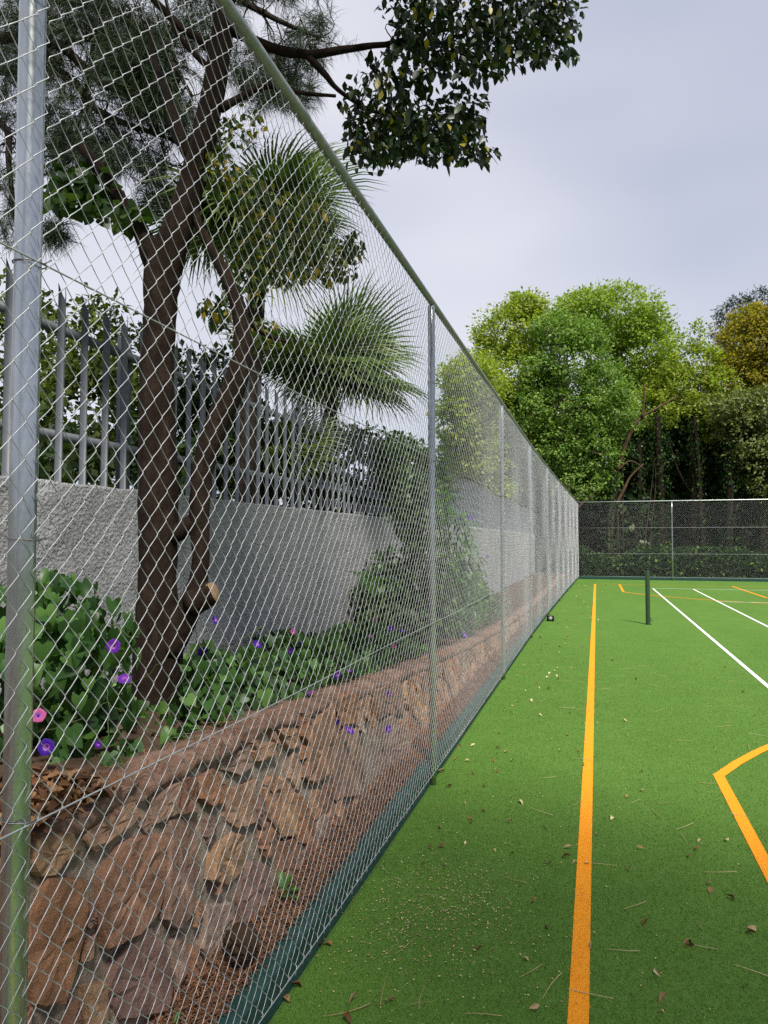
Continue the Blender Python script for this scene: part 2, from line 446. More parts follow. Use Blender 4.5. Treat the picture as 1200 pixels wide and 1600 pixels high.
# short turf fibres close to the camera
def turf_blades(n, y0, y1, h, w):
    u = rng.random(n)
    y = y0 + (y1 - y0) * u
    xl, xr = -1.14, np.minimum(.62 * y + .4, 3.2)
    x = xl + (xr - xl) * rng.random(n)
    return x, y, np.full(n, h), np.full(n, w)
_n = 520000
_y = 1.6 + 15 * rng.random(_n) ** 1.8
_k = rng.random(_n) < np.clip((16.6 - _y) / 13, 0, 1) ** 1.6
_y = _y[_k]; _n = len(_y)
_x = -1.14 + (np.minimum(.62 * _y + .4, 3.8) + 1.14) * rng.random(_n)
parts = [(_x, _y, np.full(_n, .010), .0020 + .00035 * _y)]
x, y, h, w = (np.concatenate(a) for a in zip(*parts))
ang = rng.random(len(x)) * 6.283
lean = rng.normal(0, .55, (len(x), 2))
hh_ = h * rng.uniform(.6, 1.25, len(x))
A = np.stack([x - np.cos(ang) * w / 2, y - np.sin(ang) * w / 2, np.full(len(x), .0005)], -1)
B = np.stack([x + np.cos(ang) * w / 2, y + np.sin(ang) * w / 2, np.full(len(x), .0005)], -1)
Cc = np.stack([x + lean[:, 0] * hh_, y + lean[:, 1] * hh_, hh_], -1)
V = np.stack([A, B, Cc], 1)
e = rng.normal(0, .004, len(x))
dr = np.hypot(x - BC, y - 2.76)
is_o = (np.abs(x - OX + e) < .037) | ((np.abs(x - .85 + e) < .037) & (y < 5.87)) | ((np.abs(dr - RA + e) < .037) & (y > 5.83))
is_w = np.abs(x - 1.95 + e) < .027
is_w &= y > 4
def blades(name, sel, mt, label):
    v = V[sel].reshape(-1, 3)
    obj(name, v, np.arange(len(v)).reshape(-1, 3), mt, court, kind="stuff", label=label)
blades("turf_fibres", ~(is_o | is_w), M['blade'], "short green turf fibres")
blades("orange_fibres", is_o, M['orange_blade'], "orange turf fibres of the lines")
blades("white_fibres", is_w, M['white_blade'], "white turf fibres of the lines")

# kerbs
KZ = .15
ys = np.linspace(-3, YEND + .2, 60)
def kerb_profile(name, pts_fn, nrm, prof):
    V = []
    for p in pts_fn:
        for (d, z) in prof:
            V.append((p[0] + nrm[0]*d, p[1] + nrm[1]*d, z + rng.normal(0, .0012)))
    k = len(prof); Fs = []
    for i in range(len(pts_fn) - 1):
        for j in range(k - 1):
            Fs.append((i*k + j, (i+1)*k + j, (i+1)*k + j + 1, i*k + j + 1))
    return obj(name, V, Fs, M['kerb'], kind="structure")
prof = [(0, -.02), (-.002, KZ - .015), (-.012, KZ - .002), (-.03, KZ), (-.078, KZ), (-.085, KZ - .01), (-.088, -.02)]
tag(kerb_profile("kerb", [(float(fx(y)) - .012, y) for y in ys], (1, 0), prof), label="low dark green kerb under the side fence")
tag(kerb_profile("end_kerb", [(x, YEND + .03) for x in np.linspace(XC - .1, 19, 30)], (0, -1), prof), label="low dark green kerb under the far fence")

# planting bed profile
def ztop(y): return np.interp(y, [-3, 1.5, 3, 5, 9, 13, 18, 40], [.98, .95, .91, .74, .50, .34, .26, .22])
WX0, WXT = -1.40, -1.50
def wallx(z, y=None): return WX0 + (WXT - WX0) * (z - KZ) / .8
GX = -2.70                                    # face of the rendered wall
GZ = 2.06                                     # its top

# straw strip between kerb and stone wall
ys = np.arange(-2, 33.8, .25)
V = []; 
for y in ys:
    k = float(fx(y)) - .085
    for t in (0, .5, 1):
        V.append((k + (WX0 - .06 - k) * t, y, KZ - .012 + .02 * t + rng.normal(0, .006)))
obj("garden_strip", V, [(3*i+j, 3*i+j+1, 3*i+3+j+1, 3*i+3+j) for i in range(len(ys)-1) for j in range(2)], M['soil'], kind="structure", label="earth strip between kerb and stone wall")
n = 9000
y = 1.2 + 9 * rng.random(n) ** 1.4
k = np.asarray(fx(y)) - .082
x = k + (WX0 + .0 - k) * rng.random(n)
d = rng.normal(0, 1, (n, 3)); d[:, 2] *= .25
z = KZ + .005 + .03 * rng.random(n) + .05 * np.clip((k - x - .08) / .1, 0, 1) * rng.random(n)
Vs, Fs = scatter([(-.5, 0, 0), (.5, 0, 0), (.4, 1, 0), (-.4, 1, 0)], [(0, 1, 2), (0, 2, 3)], np.stack([x, y, z], -1), d * np.array([1, 1, 1]), np.tile((0, 0, 1.), (n, 1)) + rng.normal(0, .4, (n, 3)), 1.0)
# give needles their length and thinness
tv = np.array([(-.0013, -.5, 0), (.0013, -.5, 0), (.0010, .5, .0), (-.0010, .5, 0)])
L_ = rng.uniform(.05, .13, n)
Y_ = unit(d); Z_ = unit(np.tile((0, 0, 1.), (n, 1)) - Y_ * Y_[:, 2:3]); X_ = np.cross(Y_, Z_)
P_ = np.stack([x, y, z], -1)
Vs = P_[:, None] + tv[None, :, :1] * X_[:, None] * rng.uniform(.8, 1.7, n)[:, None, None] + tv[None, :, 1:2] * L_[:, None, None] * Y_[:, None]

obj("pine_straw", Vs.reshape(-1, 3), np.arange(4 * n).reshape(-1, 4), M['straw'], kind="stuff", label="brown pine needles along the foot of the stone wall", cat="pine straw")

# bed soil
ys = np.arange(-3, 34, .3); xs = np.linspace(WXT - .12, GX - .02, 7)
V = [(x, y, float(ztop(y)) - .03 + .05 * (WXT - x) + rng.normal(0, .012)) for y in ys for x in xs]
k = len(xs)
obj("garden_bed", V, [(i*k+j, i*k+j+1, (i+1)*k+j+1, (i+1)*k+j) for i in range(len(ys)-1) for j in range(k-1)], M['soil'], kind="structure", label="raised earth bed behind the stone wall")
# bank behind the rendered wall
V = []; ys = np.linspace(-8, 70, 40); xs = [GX - .2, -4, -6, -9, -14, -25, -60]
for y in ys:
    for i, x in enumerate(xs):
        V.append((x, y, (1.93 if i < 5 else 1.3) + rng.normal(0, .05)))
k = len(xs)
obj("bank", V, [(i*k+j, i*k+j+1, (i+1)*k+j+1, (i+1)*k+j) for i in range(len(ys)-1) for j in range(k-1)], M['ground'], kind="structure", label="higher ground behind the grey wall")

# ------------------------------------------------------------------ grey rendered wall
ys = np.arange(-3, 33, .12); zs = [-.1, .3, .7] + list(np.arange(.9, GZ - .015, .12)) + [GZ - .012]
V = []
for y in ys:
    for z in zs: V.append((GX + rng.normal(0, .003), y, z))
    V.append((GX - .015, y, GZ + rng.normal(0, .004)))
    V.append((GX - .20, y, GZ + rng.normal(0, .004)))
    V.append((GX - .215, y, GZ - .02)); V.append((GX - .215, y, -.1))
k = len(zs) + 4
wall = obj("rendered_wall", V, [(i*k+j, (i+1)*k+j, (i+1)*k+j+1, i*k+j+1) for i in range(len(ys)-1) for j in range(k-1)] + [tuple(range(k)), tuple((len(ys)-1)*k + j for j in range(k-1, -1, -1))], M['plaster'],
           label="grey roughcast garden wall carrying the palisade fence", cat="wall")

# ------------------------------------------------------------------ palisade fence on it
PX = GX - .07
pal = empty("palisade_fence", (PX, 15, GZ), label="grey steel palisade fence with split points on top of the roughcast wall", cat="fence")
def pchild(o):
    o.parent = pal; o.matrix_parent_inverse = Matrix.Translation(pal.location).inverted()
    return o
PH = 1.08
def bar_mesh():
    w, dpt, t = .030, .018, .003
    mb = MB()
    for s in (-1, 1):
        a = [(dpt, 0, 0), (0, s*w, 0), (0, s*w, PH - .045), (-.004, s*w*.92, PH), (dpt*.6, s*w*.42, PH - .06), (dpt, 0, PH - .085)]
        b = [(x - t, y, z) for x, y, z in a]
        V = a + b; n_ = len(a)
        Fs = []
        mb.add(V, [np.array([(0, 1, 2), (0, 2, 5), (2, 4, 5), (2, 3, 4)]), np.array([(6, 8, 7), (6, 11, 8), (8, 11, 10), (8, 10, 9)]), np.array([(i, (i+1) % n_, n_ + (i+1) % n_, n_ + i) for i in range(n_)])])
    me = mesh("bar", np.concatenate(mb.V), mb.F); me.materials.append(M['palisade'])
    return me
bm_ = bar_mesh()
PITCHB = .178
yb = np.arange(.45, 32.6, PITCHB)
posts_y = [y for y in np.arange(.45 + PITCHB * 3.5, 32.6, PITCHB * 15)]
for y in yb:
    o = obj("bar", bm_, None, None)
    o.location = (PX + .025 + random.gauss(0, .002), y + random.gauss(0, .004), GZ - .012 + random.gauss(0, .006))
    o.rotation_euler = (random.gauss(0, .006), random.gauss(0, .004), random.gauss(0, .06))
    pchild(o)
for z in (.255, .83):
    pchild(MB().box(PX - .012, PX + .021, .2, 32.7, GZ + z - .022, GZ + z + .022).build("rail", M['palisade']))
for y in posts_y:
    pchild(MB().box(PX - .075, PX - .014, y - .03, y + .03, GZ - .01, GZ + PH - .12).build("post", M['palisade']))

# ------------------------------------------------------------------ stone retaining wall
sw = empty("stone_wall", (WX0, 8, KZ), label="low rubble stone retaining wall with rounded earth-coloured cap", cat="wall")
def schild(o):
    o.parent = sw; o.matrix_parent_inverse = Matrix.Translation(sw.location).inverted()
    return o
def on_wall(px, py):
    d = ray(px, py)
    # plane x = WX0 + s*(z-KZ)
    s = (WXT - WX0) / .8
    t = (WX0 + s * (HC - KZ)) / (d[0] - s * d[2])
    p = d * t + np.array((0, 0, HC))
    return p[1], p[2]
def zoomed(ox, oy, sc, polys): return [[on_wall(ox + x/sc, oy + y/sc) for x, y in p] for p in polys]
traced = zoomed(0, 1150, 2.667, [
    [(180,590),(330,590),(335,780),(300,960),(270,1110),(140,1130),(100,1000),(120,760)],
    [(115,420),(290,400),(335,460),(210,570),(150,590),(105,530)],
    [(410,590),(500,440),(670,400),(690,500),(650,740),(520,850),(430,890),(405,720)],
    [(700,345),(830,335),(830,560),(790,720),(720,810),(660,760),(670,600),(695,480)],
    [(370,390),(470,320),(560,265),(580,330),(490,420),(390,480),(350,440)],
    [(620,260),(740,190),(730,320),(630,375)],
    [(830,165),(880,135),(930,200),(920,270),(870,295),(825,260)],
    [(920,90),(1020,55),(1030,110),(990,160),(920,140)],
    [(1040,62),(1130,20),(1140,80),(1055,110)],
    [(960,220),(1060,180),(1050,360),(980,385),(920,340)],
    [(880,480),(960,400),(1030,420),(1010,560),(940,620),(850,600)],
    [(985,640),(1050,520),(1120,540),(1110,640),(1050,760),(990,780)],
    [(590,780),(650,830),(690,930),(710,1030),(680,1150),(500,1180),(440,1100),(480,960)],
    [(850,710),(960,690),(980,800),(930,900),(870,960),(830,880)],
    [(335,1040),(430,1020),(440,1200),(340,1210)],
    [(335,850),(395,830),(380,920),(330,950)],
    [(700,860),(770,820),(770,980),(730,1060)],
    [(750,180),(815,165),(810,310),(745,325)],
]) + zoomed(350, 850, 3, [
    [(240,870),(330,860),(345,940),(290,960)],
    [(350,815),(392,805),(385,930),(355,900)],
    [(395,850),(500,740),(520,900),(480,1080),(420,1130),(370,1100)],
    [(520,725),(600,690),(620,840),(550,850)],
    [(525,890),(620,860),(640,1000),(620,1180),(520,1200),(500,1050)],
    [(655,860),(780,800),(850,900),(840,1000),(720,1130),(645,1150)],
    [(700,680),(830,640),(850,820),(780,790),(720,820)],
])
def inside(p, poly):
    c_ = False
    for i in range(len(poly)):
        (x1, y1), (x2, y2) = poly[i], poly[i - 1]
        if (y1 > p[1]) != (y2 > p[1]) and p[0] < (x2 - x1) * (p[1] - y1) / (y2 - y1) + x1: c_ = not c_
    return c_
def clip(poly, a, b, c_):
    """keep a*x+b*y<=c"""
    out = []
    for i in range(len(poly)):
        p, q = poly[i], poly[(i + 1) % len(poly)]
        dp, dq = a*p[0] + b*p[1] - c_, a*q[0] + b*q[1] - c_
        if dp <= 0: out.append(p)
        if (dp < 0 < dq) or (dq < 0 < dp):
            t = dp / (dp - dq); out.append((p[0] + t*(q[0]-p[0]), p[1] + t*(q[1]-p[1])))
    return out
def voronoi_stones():
    seeds = []; r2 = random.Random(3)
    y = .9
    tries = 0
    while tries < 9000 and len(seeds) < 420:
        tries += 1
        yy = .9 + 14 * r2.random(); zz = KZ + (float(ztop(yy)) - .07 - KZ) * r2.random()
        if any(inside((yy, zz), p) for p in traced): continue
        if any(((yy - s[0]) / .13)**2 + ((zz - s[1]) / .18)**2 < 1.0 for s in seeds): continue
        near = min(((yy - q[0]) / .022)**2 + ((zz - q[1]) / .03)**2 for p in traced for q in p)
        if near < 1: continue
        seeds.append((yy, zz))
    dummy = []
    for p in traced:
        ys_, zs_ = [q[0] for q in p], [q[1] for q in p]
        for _ in range(60):
            q = (r2.uniform(min(ys_), max(ys_)), r2.uniform(min(zs_), max(zs_)))
            if inside(q, p): dummy.append(q)
        dummy += [((a[0]*.97 + sum(ys_)/len(ys_)*.03), a[1]*.97 + sum(zs_)/len(zs_)*.03) for a in p]
        for i in range(len(p)):
            a, b = p[i-1], p[i]
            dummy += [(a[0]*t + b[0]*(1-t), a[1]*t + b[1]*(1-t)) for t in (.25, .5, .75)]
    allp = seeds + dummy
    cells = []
    AS = .72  # stretch so that stones come out taller than wide
    for s in seeds:
        poly = [(s[0]-.19, max(KZ + .0, s[1]-.26)), (s[0]+.19, max(KZ + .0, s[1]-.26)), (s[0]+.19, min(float(ztop(s[0]))-.055, s[1]+.26)), (s[0]-.19, min(float(ztop(s[0]))-.055, s[1]+.26))]
        for q in allp:
            if q is s or abs(q[0]-s[0]) > .6: continue
            dx, dz = q[0]-s[0], (q[1]-s[1])*AS*AS
            mx_, mz = (q[0]+s[0])/2, (q[1]+s[1])/2
            poly = clip(poly, dx, dz, dx*mx_ + dz*mz)
            if len(poly) < 3: break
        if len(poly) >= 3:
            ar = abs(sum(poly[i-1][0]*poly[i][1] - poly[i][0]*poly[i-1][1] for i in range(len(poly)))) / 2
            if ar > .0009: cells.append(poly)
    return cells
def stone(poly, gap):
    P = np.array(poly); c_ = P.mean(0)
    # resample the outline, round the corners, roughen
    out = []
    for i in range(len(P)):
        a, b = P[i], P[(i+1) % len(P)]
        k_ = max(2, min(4, int(np.linalg.norm(b-a) / .035)))
        for t in np.linspace(0, 1, k_, endpoint=False): out.append(a + (b-a)*t)
    Q = np.array(out)
    Q = .88*Q + .06*(np.roll(Q, 1, 0) + np.roll(Q, -1, 0))
    Q = c_ + (Q - c_) * (1 - gap / (np.linalg.norm(Q - c_, axis=1)[:, None] + .02))
    Q += rng.normal(0, .0028, Q.shape)
    n_ = len(Q); pr = rng.uniform(.010, .026); tilt = rng.normal(0, .06, 2)
    rings = []
    for s_, h_ in ((1.0, -.05), (.985, pr*.45), (.94, pr*.95), (.62, pr), (.28, pr*1.0)):
        q = c_ + (Q - c_) * s_
        d_ = h_ + (((q - c_) @ tilt) if h_ > 0 else 0) + (rng.normal(0, .0035, n_) if s_ < .98 else 0)
        rings.append(np.stack([np.full(n_, 0.) + d_, q[:, 0], q[:, 1]], -1))
    rings.append(np.array([[pr*1.05, c_[0], c_[1]]]))
    V = np.concatenate(rings)
    V[:, 0] += WX0 + (WXT - WX0) * (V[:, 2] - KZ) / .8
    Fs = []
    for r_ in range(4):
        for j in range(n_):
            k_ = (j+1) % n_
            Fs.append((r_*n_+j, r_*n_+k_, (r_+1)*n_+k_, (r_+1)*n_+j))
    for j in range(n_): Fs.append((4*n_+j, 4*n_+(j+1) % n_, 5*n_))
    # make sure faces look to +x
    ar = sum(Q[i-1][0]*Q[i][1] - Q[i][0]*Q[i-1][1] for i in range(n_))
    if ar < 0: Fs = [f[::-1] for f in Fs]
    org = np.array((WX0, c_[0], c_[1]))
    o = obj("stone", V - org, Fs, M['stone'], smooth=False)
    o.location = org
    me = o.data
    schild(o)
cells = voronoi_stones()
for p in traced: stone(p, -.004)
cells.sort(key=lambda p: p[0][0])
for p in cells[:270]: stone(p, .004)
print("stones", len(traced), len(cells))
# mortar core
ys = np.arange(-3, 34, .06); tz = np.linspace(0, 1, 9)
V = []
for y in ys:
    zt = float(ztop(y)) - .05
    for t in tz:
        z = KZ - .1 + (zt - KZ + .1) * t
        V.append((wallx(z) - .011 + rng.normal(0, .008), y, z))
k = len(tz)
schild(obj("mortar", V, [(i*k+j, (i+1)*k+j, (i+1)*k+j+1, i*k+j+1) for i in range(len(ys)-1) for j in range(k-1)], M['mortar'], smooth=True))
# cap
V = []; ys = np.arange(-3, 34, .05)
cap = [(-.004, -.075), (.008, -.066), (.016, -.042), (.012, -.016), (-.006, -.004), (-.10, .004), (-.19, .0), (-.21, -.06)]
ph = rng.normal(0, .009, (len(ys), len(cap), 2))
ph = (ph + np.roll(ph, 1, 0)) / 1.3
for i, y in enumerate(ys):
    z0 = float(ztop(y))
    for j, (dx, dz) in enumerate(cap):
        V.append((wallx(z0) + dx + ph[i, j, 0], y, z0 + dz + ph[i, j, 1]))
k = len(cap)
schild(obj("cap", V, [(i*k+j, (i+1)*k+j, (i+1)*k+j+1, i*k+j+1) for i in range(len(ys)-1) for j in range(k-1)], M['cap'], smooth=True))
n = 700
y = 1.5 + 6 * rng.random(n) ** 1.4; x = WXT + .03 - .22 * rng.random(n)
d = rng.normal(0, 1, (n, 3)); d[:, 2] *= .12
Y_ = unit(d); Z_ = unit(np.tile((0, 0, 1.), (n, 1)) - Y_ * Y_[:, 2:3]); X_ = np.cross(Y_, Z_)
P_ = np.stack([x, y, ztop(y) + .012 + .006 * rng.random(n)], -1)
Vs = P_[:, None] + tv[None, :, :1] * X_[:, None] + tv[None, :, 1:2] * (rng.uniform(.05, .12, n))[:, None, None] * Y_[:, None]
obj("cap_needles", Vs.reshape(-1, 3), np.arange(4 * n).reshape(-1, 4), M['straw'], kind="stuff", label="fallen pine needles lying on top of the stone wall cap", cat="pine needles")

# ------------------------------------------------------------------ chain link fences
FZ = 3.50
WP, WZ = .0715, .078
def chain(y0, y1, lod, z0=.13, z1=FZ - .03):
    """woven wires between y0 and y1; returns (along, height, depth) points as tubes"""
    nw = int(round((y1 - y0) / (WP / 2))); nh = int((z1 - z0) / (WZ / 2))
    yc = y0 + (np.arange(nw) + .5) * (y1 - y0) / nw
    rad, ns = {0: (.00115, 6), 1: (.00115, 4), 2: (.00115, 3)}[lod]
    fr = {0: (-.07, .07, .5), 1: (-.06, .06), 2: (-.06, .06)}[lod]
    ts, dep = [], []
    for i in range(nh):
        for f_ in fr:
            ts.append(i + f_)
            dep.append(0)
    ts = np.clip(np.array(ts + [nh]), 0, nh)
    tri = 1 - 2 * np.abs((ts / 2) % 1 * 2 - 1)          # -1..1 zigzag
    e = WP / 4 + .0014
    sgn = np.where(np.arange(nw) % 2 == 0, 1.0, -1.0)[:, None]
    soft = np.clip(tri, -.93, .93) / .93 if lod == 0 else tri
    leg = np.where((np.floor(ts + 1e-6) % 2) == 0, 1, -1) * (1 - np.abs(tri) ** 8)
    Y = yc[:, None] + sgn * soft[None] * e
    Z = np.broadcast_to(z0 + ts * WZ / 2, Y.shape)
    D = sgn * leg[None] * .0022
    # slack: the fabric is never quite even
    Y = Y + .006 * np.sin(Z * 2.1 + yc[:, None] * 1.7) + .003 * np.sin(Z * 7 + yc[:, None] * 11)
    Zs = Z + .006 * np.sin(yc[:, None] * 2.9 + Z) + .002 * np.sin(yc[:, None] * 37)
    D = D + .010 * np.sin(yc[:, None] * 2.3 + 1) * np.sin(Z * 1.9) * (1 if lod else .8)
    P = np.stack([D, Y, Zs], -1)                          # nw, m, 3
    T = np.gradient(P, axis=1); T = unit(T)
    U = np.tile(np.array((1., 0, 0)), T.shape[:2] + (1,)); U = unit(U - T * np.sum(U * T, -1, keepdims=True))
    Wv = np.cross(T, U)
    th = np.linspace(0, 2*math.pi, ns, endpoint=False)
    V = P[:, :, None] + rad * (np.cos(th)[None, None, :, None] * U[:, :, None] + np.sin(th)[None, None, :, None] * Wv[:, :, None])
    nw, m_ = P.shape[:2]
    a, i, j = np.meshgrid(np.arange(nw), np.arange(m_ - 1), np.arange(ns), indexing='ij')
    b_ = (a * m_ + i) * ns; k_ = (j + 1) % ns
    Q = np.stack([b_ + j, b_ + k_, b_ + ns + k_, b_ + ns + j], -1).reshape(-1, 4)
    return V.reshape(-1, 3), Q

side = empty("chain_link_fence", (FX, 5, 0), label="tall galvanised chain link fence along the stone wall side of the court", cat="fence")
PY = [-2.75, 1.205, 5.06, 9.1, 13.1, 17.2, 21.3, 25.4, 29.5, YEND]
def fchild(o, p):
    o.parent = p; o.matrix_parent_inverse = Matrix.Translation(p.location).inverted()
    return o
MESHX = .032
for i in range(len(PY) - 1):
    y0, y1 = PY[i], PY[i + 1]
    lod = 1 if i == 0 else 0 if i == 1 else 1 if i < 4 else 2
    V, Q = chain(y0, y1, lod)
    V[:, 0] += fx(V[:, 1]) + MESHX
    fchild(obj("wire_mesh", V, Q, M['wire'], smooth=True, kind="stuff"), side)
def post_at(x, y, r, parent, ties=(0.35, 1.17, 1.75, 2.33, 2.9), ax='y'):
    zz = [-.03, .6, 1.4, 2.2, 3.0, FZ - .02, FZ - .005]
    mb = MB(); mb.tube([(x, y, z) for z in zz], [r]*6 + [r*.6], 18)
    p = fchild(mb.build("post", M['galv'], smooth=True), parent)
    p.data.polygons.foreach_set("use_smooth", np.ones(len(p.data.polygons), bool))
    for z in ties:
        th = np.linspace(0, 2*math.pi, 15)
        P = np.stack([x + (r+.003)*np.cos(th), y + (r+.003)*np.sin(th), z + .006*np.sin(th*.5) + random.gauss(0, .004)], -1)
        P[:, 0] += np.clip(np.cos(th), 0, 1) * .012
        t_ = MB().tube(P, .0016, 5).tube([P[0], P[0] + np.array((.008, .012, .012))], .0016, 5)
        o = t_.build("tie", M['tie'], p)
    return p
for i, y in enumerate(PY[1:]):
    post_at(float(fx(y)), y, .027 if i in (0,) else .026, side)
# top rail with sleeve joints
yy = np.linspace(-2.75, YEND, 60)
fchild(MB().tube([(float(fx(y)) + .002, y, FZ + .012) for y in yy], .0235, 14).build("top_rail", M['rail'], smooth=True), side)
for y in (2.62, 8.2, 14.2, 20.2, 26.2):
    fchild(MB().tube([(float(fx(t)) + .002, t, FZ + .012) for t in (y - .07, y - .065, y + .065, y + .07)], [.0238, .0265, .0265, .0238], 14, cap=False).build("sleeve", M['rail'], smooth=True), side)
for z in (.125, 1.17, 2.33):
    fchild(MB().tube([(float(fx(y)) + MESHX + .006, y, z + .004*math.sin(y*1.9)) for y in np.linspace(-2.75, YEND, 90)], .0021, 6).build("tension_wire", M['wire'], smooth=True), side)
# clipped wire ends along the bottom
mb = MB()
for y in np.arange(1.2, 9, WP):
    xb = float(fx(y)) + MESHX + .004
    for s in (-1, 1):
        P = [(xb, y, .135), (xb + .002, y + s*.006, .12), (xb + random.uniform(0, .006), y + s*random.uniform(.008, .02), .118 + random.uniform(-.016, .014))]
        mb.tube(P, .0015, 4)
fchild(mb.build("wire_ends", M['wire'], kind="stuff"), side)

end = empty("end_fence", (XC, YEND, 0), label="chain link fence across the far end of the court before the wood", cat="fence")
PXs = [XC, 3.2, 7.2, 11.2, 15.2, 19.0]
for i in range(len(PXs) - 1):
    V, Q = chain(PXs[i], PXs[i+1], 2)
    V2 = np.stack([V[:, 1], YEND - .03 + V[:, 0], V[:, 2]], -1)
    fchild(obj("wire_mesh", V2, Q, M['wire'], smooth=True, kind="stuff"), end)
for x in PXs[1:]:
    fchild(MB().tube([(x, YEND, z) for z in (-.03, 1, 2, 3, FZ)], .03, 12).build("post", M['galv'], smooth=True), end)
fchild(MB().tube([(x, YEND, FZ + .012) for x in np.linspace(XC, 19, 12)], .03, 10).build("top_rail", M['galv'], smooth=True), end)
for z in (.14, 1.17, 2.33):
    fchild(MB().tube([(x, YEND - .04, z) for x in np.linspace(XC, 19, 12)], .004, 5).build("tension_wire", M['wire']), end)

# ------------------------------------------------------------------ net post and floor lamp
np_ = empty("net_post", (1.01, 15.9, 0), label="short dark green net post standing alone on the turf", cat="post")
MB().tube([(0, 0, -.02), (0, 0, .02), (0, 0, .6), (0, 0, 1.13), (0, 0, 1.15)], [.047, .046, .046, .046, .04], 20).build("tube", M['netpost'], np_, smooth=True)
MB().tube([(0, 0, 1.145), (0, 0, 1.165), (0, 0, 1.175)], [.049, .049, .03], 20).build("end_cap", M['black'], np_, smooth=True)
MB().tube([(0, 0, 0.001), (0, 0, .012), (0, 0, .014)], [.066, .066, .05], 20).build("ground_sleeve", M['black'], np_, smooth=True)
th = np.linspace(-2.2, 2.2, 14)
MB().tube([(.05 + .028 + .03*math.cos(t + math.pi), -.02, .105 + .035*math.sin(t)) for t in th], .005, 6).build("net_hook", M['black'], np_, smooth=True)
lp = empty("ground_lamp", (-.985, 15.95, 0), label="small black box lamp on the turf beside the fence", cat="lamp")
MB().box(-.075, .075, -.05, .05, .012, .115).build("housing", M['black'], lp)
th = np.linspace(0, 2*math.pi, 20)
MB().tube([(-.0, -.051, .062), (0, -.058, .062)], [.04, .038], 20).build("lens", M['lens'], lp, smooth=True)
for s in (-1, 1): MB().box(s*.06 - .012, s*.06 + .012, -.045, .045, -.002, .0118).build("foot", M['black'], lp)

# ------------------------------------------------------------------ the dark tree in the bed
def px_path(rows, d):
    """rows (px, py, width px[, depth]) -> points, radii"""
    P, r = [], []
    for row in rows:
        dd = row[3] if len(row) > 3 else d
        P.append(W(row[0], row[1], dd)); r.append(row[2] * dd / F / 2)
    A_ = smooth_path(np.c_[np.array(P), np.array(r)], 4)
    return A_[:, :3], np.clip(A_[:, 3], .002, None)
tb = W(243, 1125, 3.72)
tree = empty("garden_tree", tuple(tb), label="dark broadleaf tree with twin stems growing in the raised bed", cat="tree")
def tchild(o):
    o.parent = tree; o.matrix_parent_inverse = Matrix.Translation(tree.location).inverted(); return o
mb = MB()
P, r = px_path([(240,1160,95),(243,1110,74),(247,1000,74),(246,900,58),(248,800,62),(246,700,58),(246,600,53),(250,500,50),(254,430,56),(270,375,50),(293,310,42),(315,230,40),(331,150,36),(345,70,34),(352,0,32),(356,-110,28),(350,-260,22),(330,-420,14)], 3.72)
mb.tube(P, r, 14, jit=.035)
P, r = px_path([(258,1020,52),(291,958,42),(313,890,27),(312,800,32),(318,730,34),(340,660,38),(368,600,36),(380,540,30),(372,480,25),(352,430,20),(328,385,16),(308,345,14),(300,290,8)], 3.70)
mb.tube(P, r, 12, jit=.035)
P, r = px_path([(268,840,26),(284,828,28),(302,815,26)], 3.70)
mb.tube(P, r, 10, jit=.03)
P, r = px_path([(296,945,42),(316,934,40),(333,925,38)], 3.66)
mb.tube(P, r, 12, jit=.03)
tchild(mb.build("trunk", M['bark'], smooth=True))
c0, c1 = W(330, 927, 3.66), W(335, 924, 3.655)
tchild(MB().tube([c0, c1], [.058, .052], 11, jit=.10).build("cut_end", M['cutwood'], label="pale sawn end of a cut branch"))
limbs = [
    [(245,415,38),(215,352,26),(190,315,23),(160,270,21),(127,229,17)],
    [(350,40,20,3.72),(385,58,17,3.72),(425,75,16,3.74),(480,85,14,3.78),(540,77,11,3.85),(600,70,9,3.9),(690,67,6,3.95)],
    [(478,86,11,3.78),(505,113,10,3.8),(530,142,7,3.84),(575,170,5,3.9),(640,190,4,3.95)],
    [(345,170,14,3.7),(380,150,12),(420,134,10),(470,145,7),(525,150,5)],
    [(300,245,26,3.72),(283,215,24,3.74),(274,188,22,3.78),(262,150,12,3.85),(240,90,8,4.0),(230,30,6,4.1)],
    [(335,85,14,3.75),(310,60,13),(285,45,12),(255,15,11),(225,-15,9)],
    [(330,110,10,3.75),(300,80,9),(275,50,8),(262,10,6),(250,-40,5)],
    [(352,-20,16,3.72),(450,-60,14,3.8),(580,-110,11,3.9),(720,-150,8,4.1)],
    [(350,-200,16,3.72),(250,-330,12,3.6),(120,-420,8,3.4)],
    [(350,-240,14,3.72),(480,-380,12,3.8),(640,-500,8,3.9)],
    [(600,70,8,3.9),(680,50,6,3.95),(780,35,5,4.0),(870,40,3,4.0)],
    [(375,490,10,3.68),(410,520,8,3.75),(450,535,5,3.85)],
]
for rows in limbs:
    P, r = px_path(rows, 3.74)
    tchild(MB().tube(P, r, 8, jit=.05).build("limb", M['bark'], smooth=True))

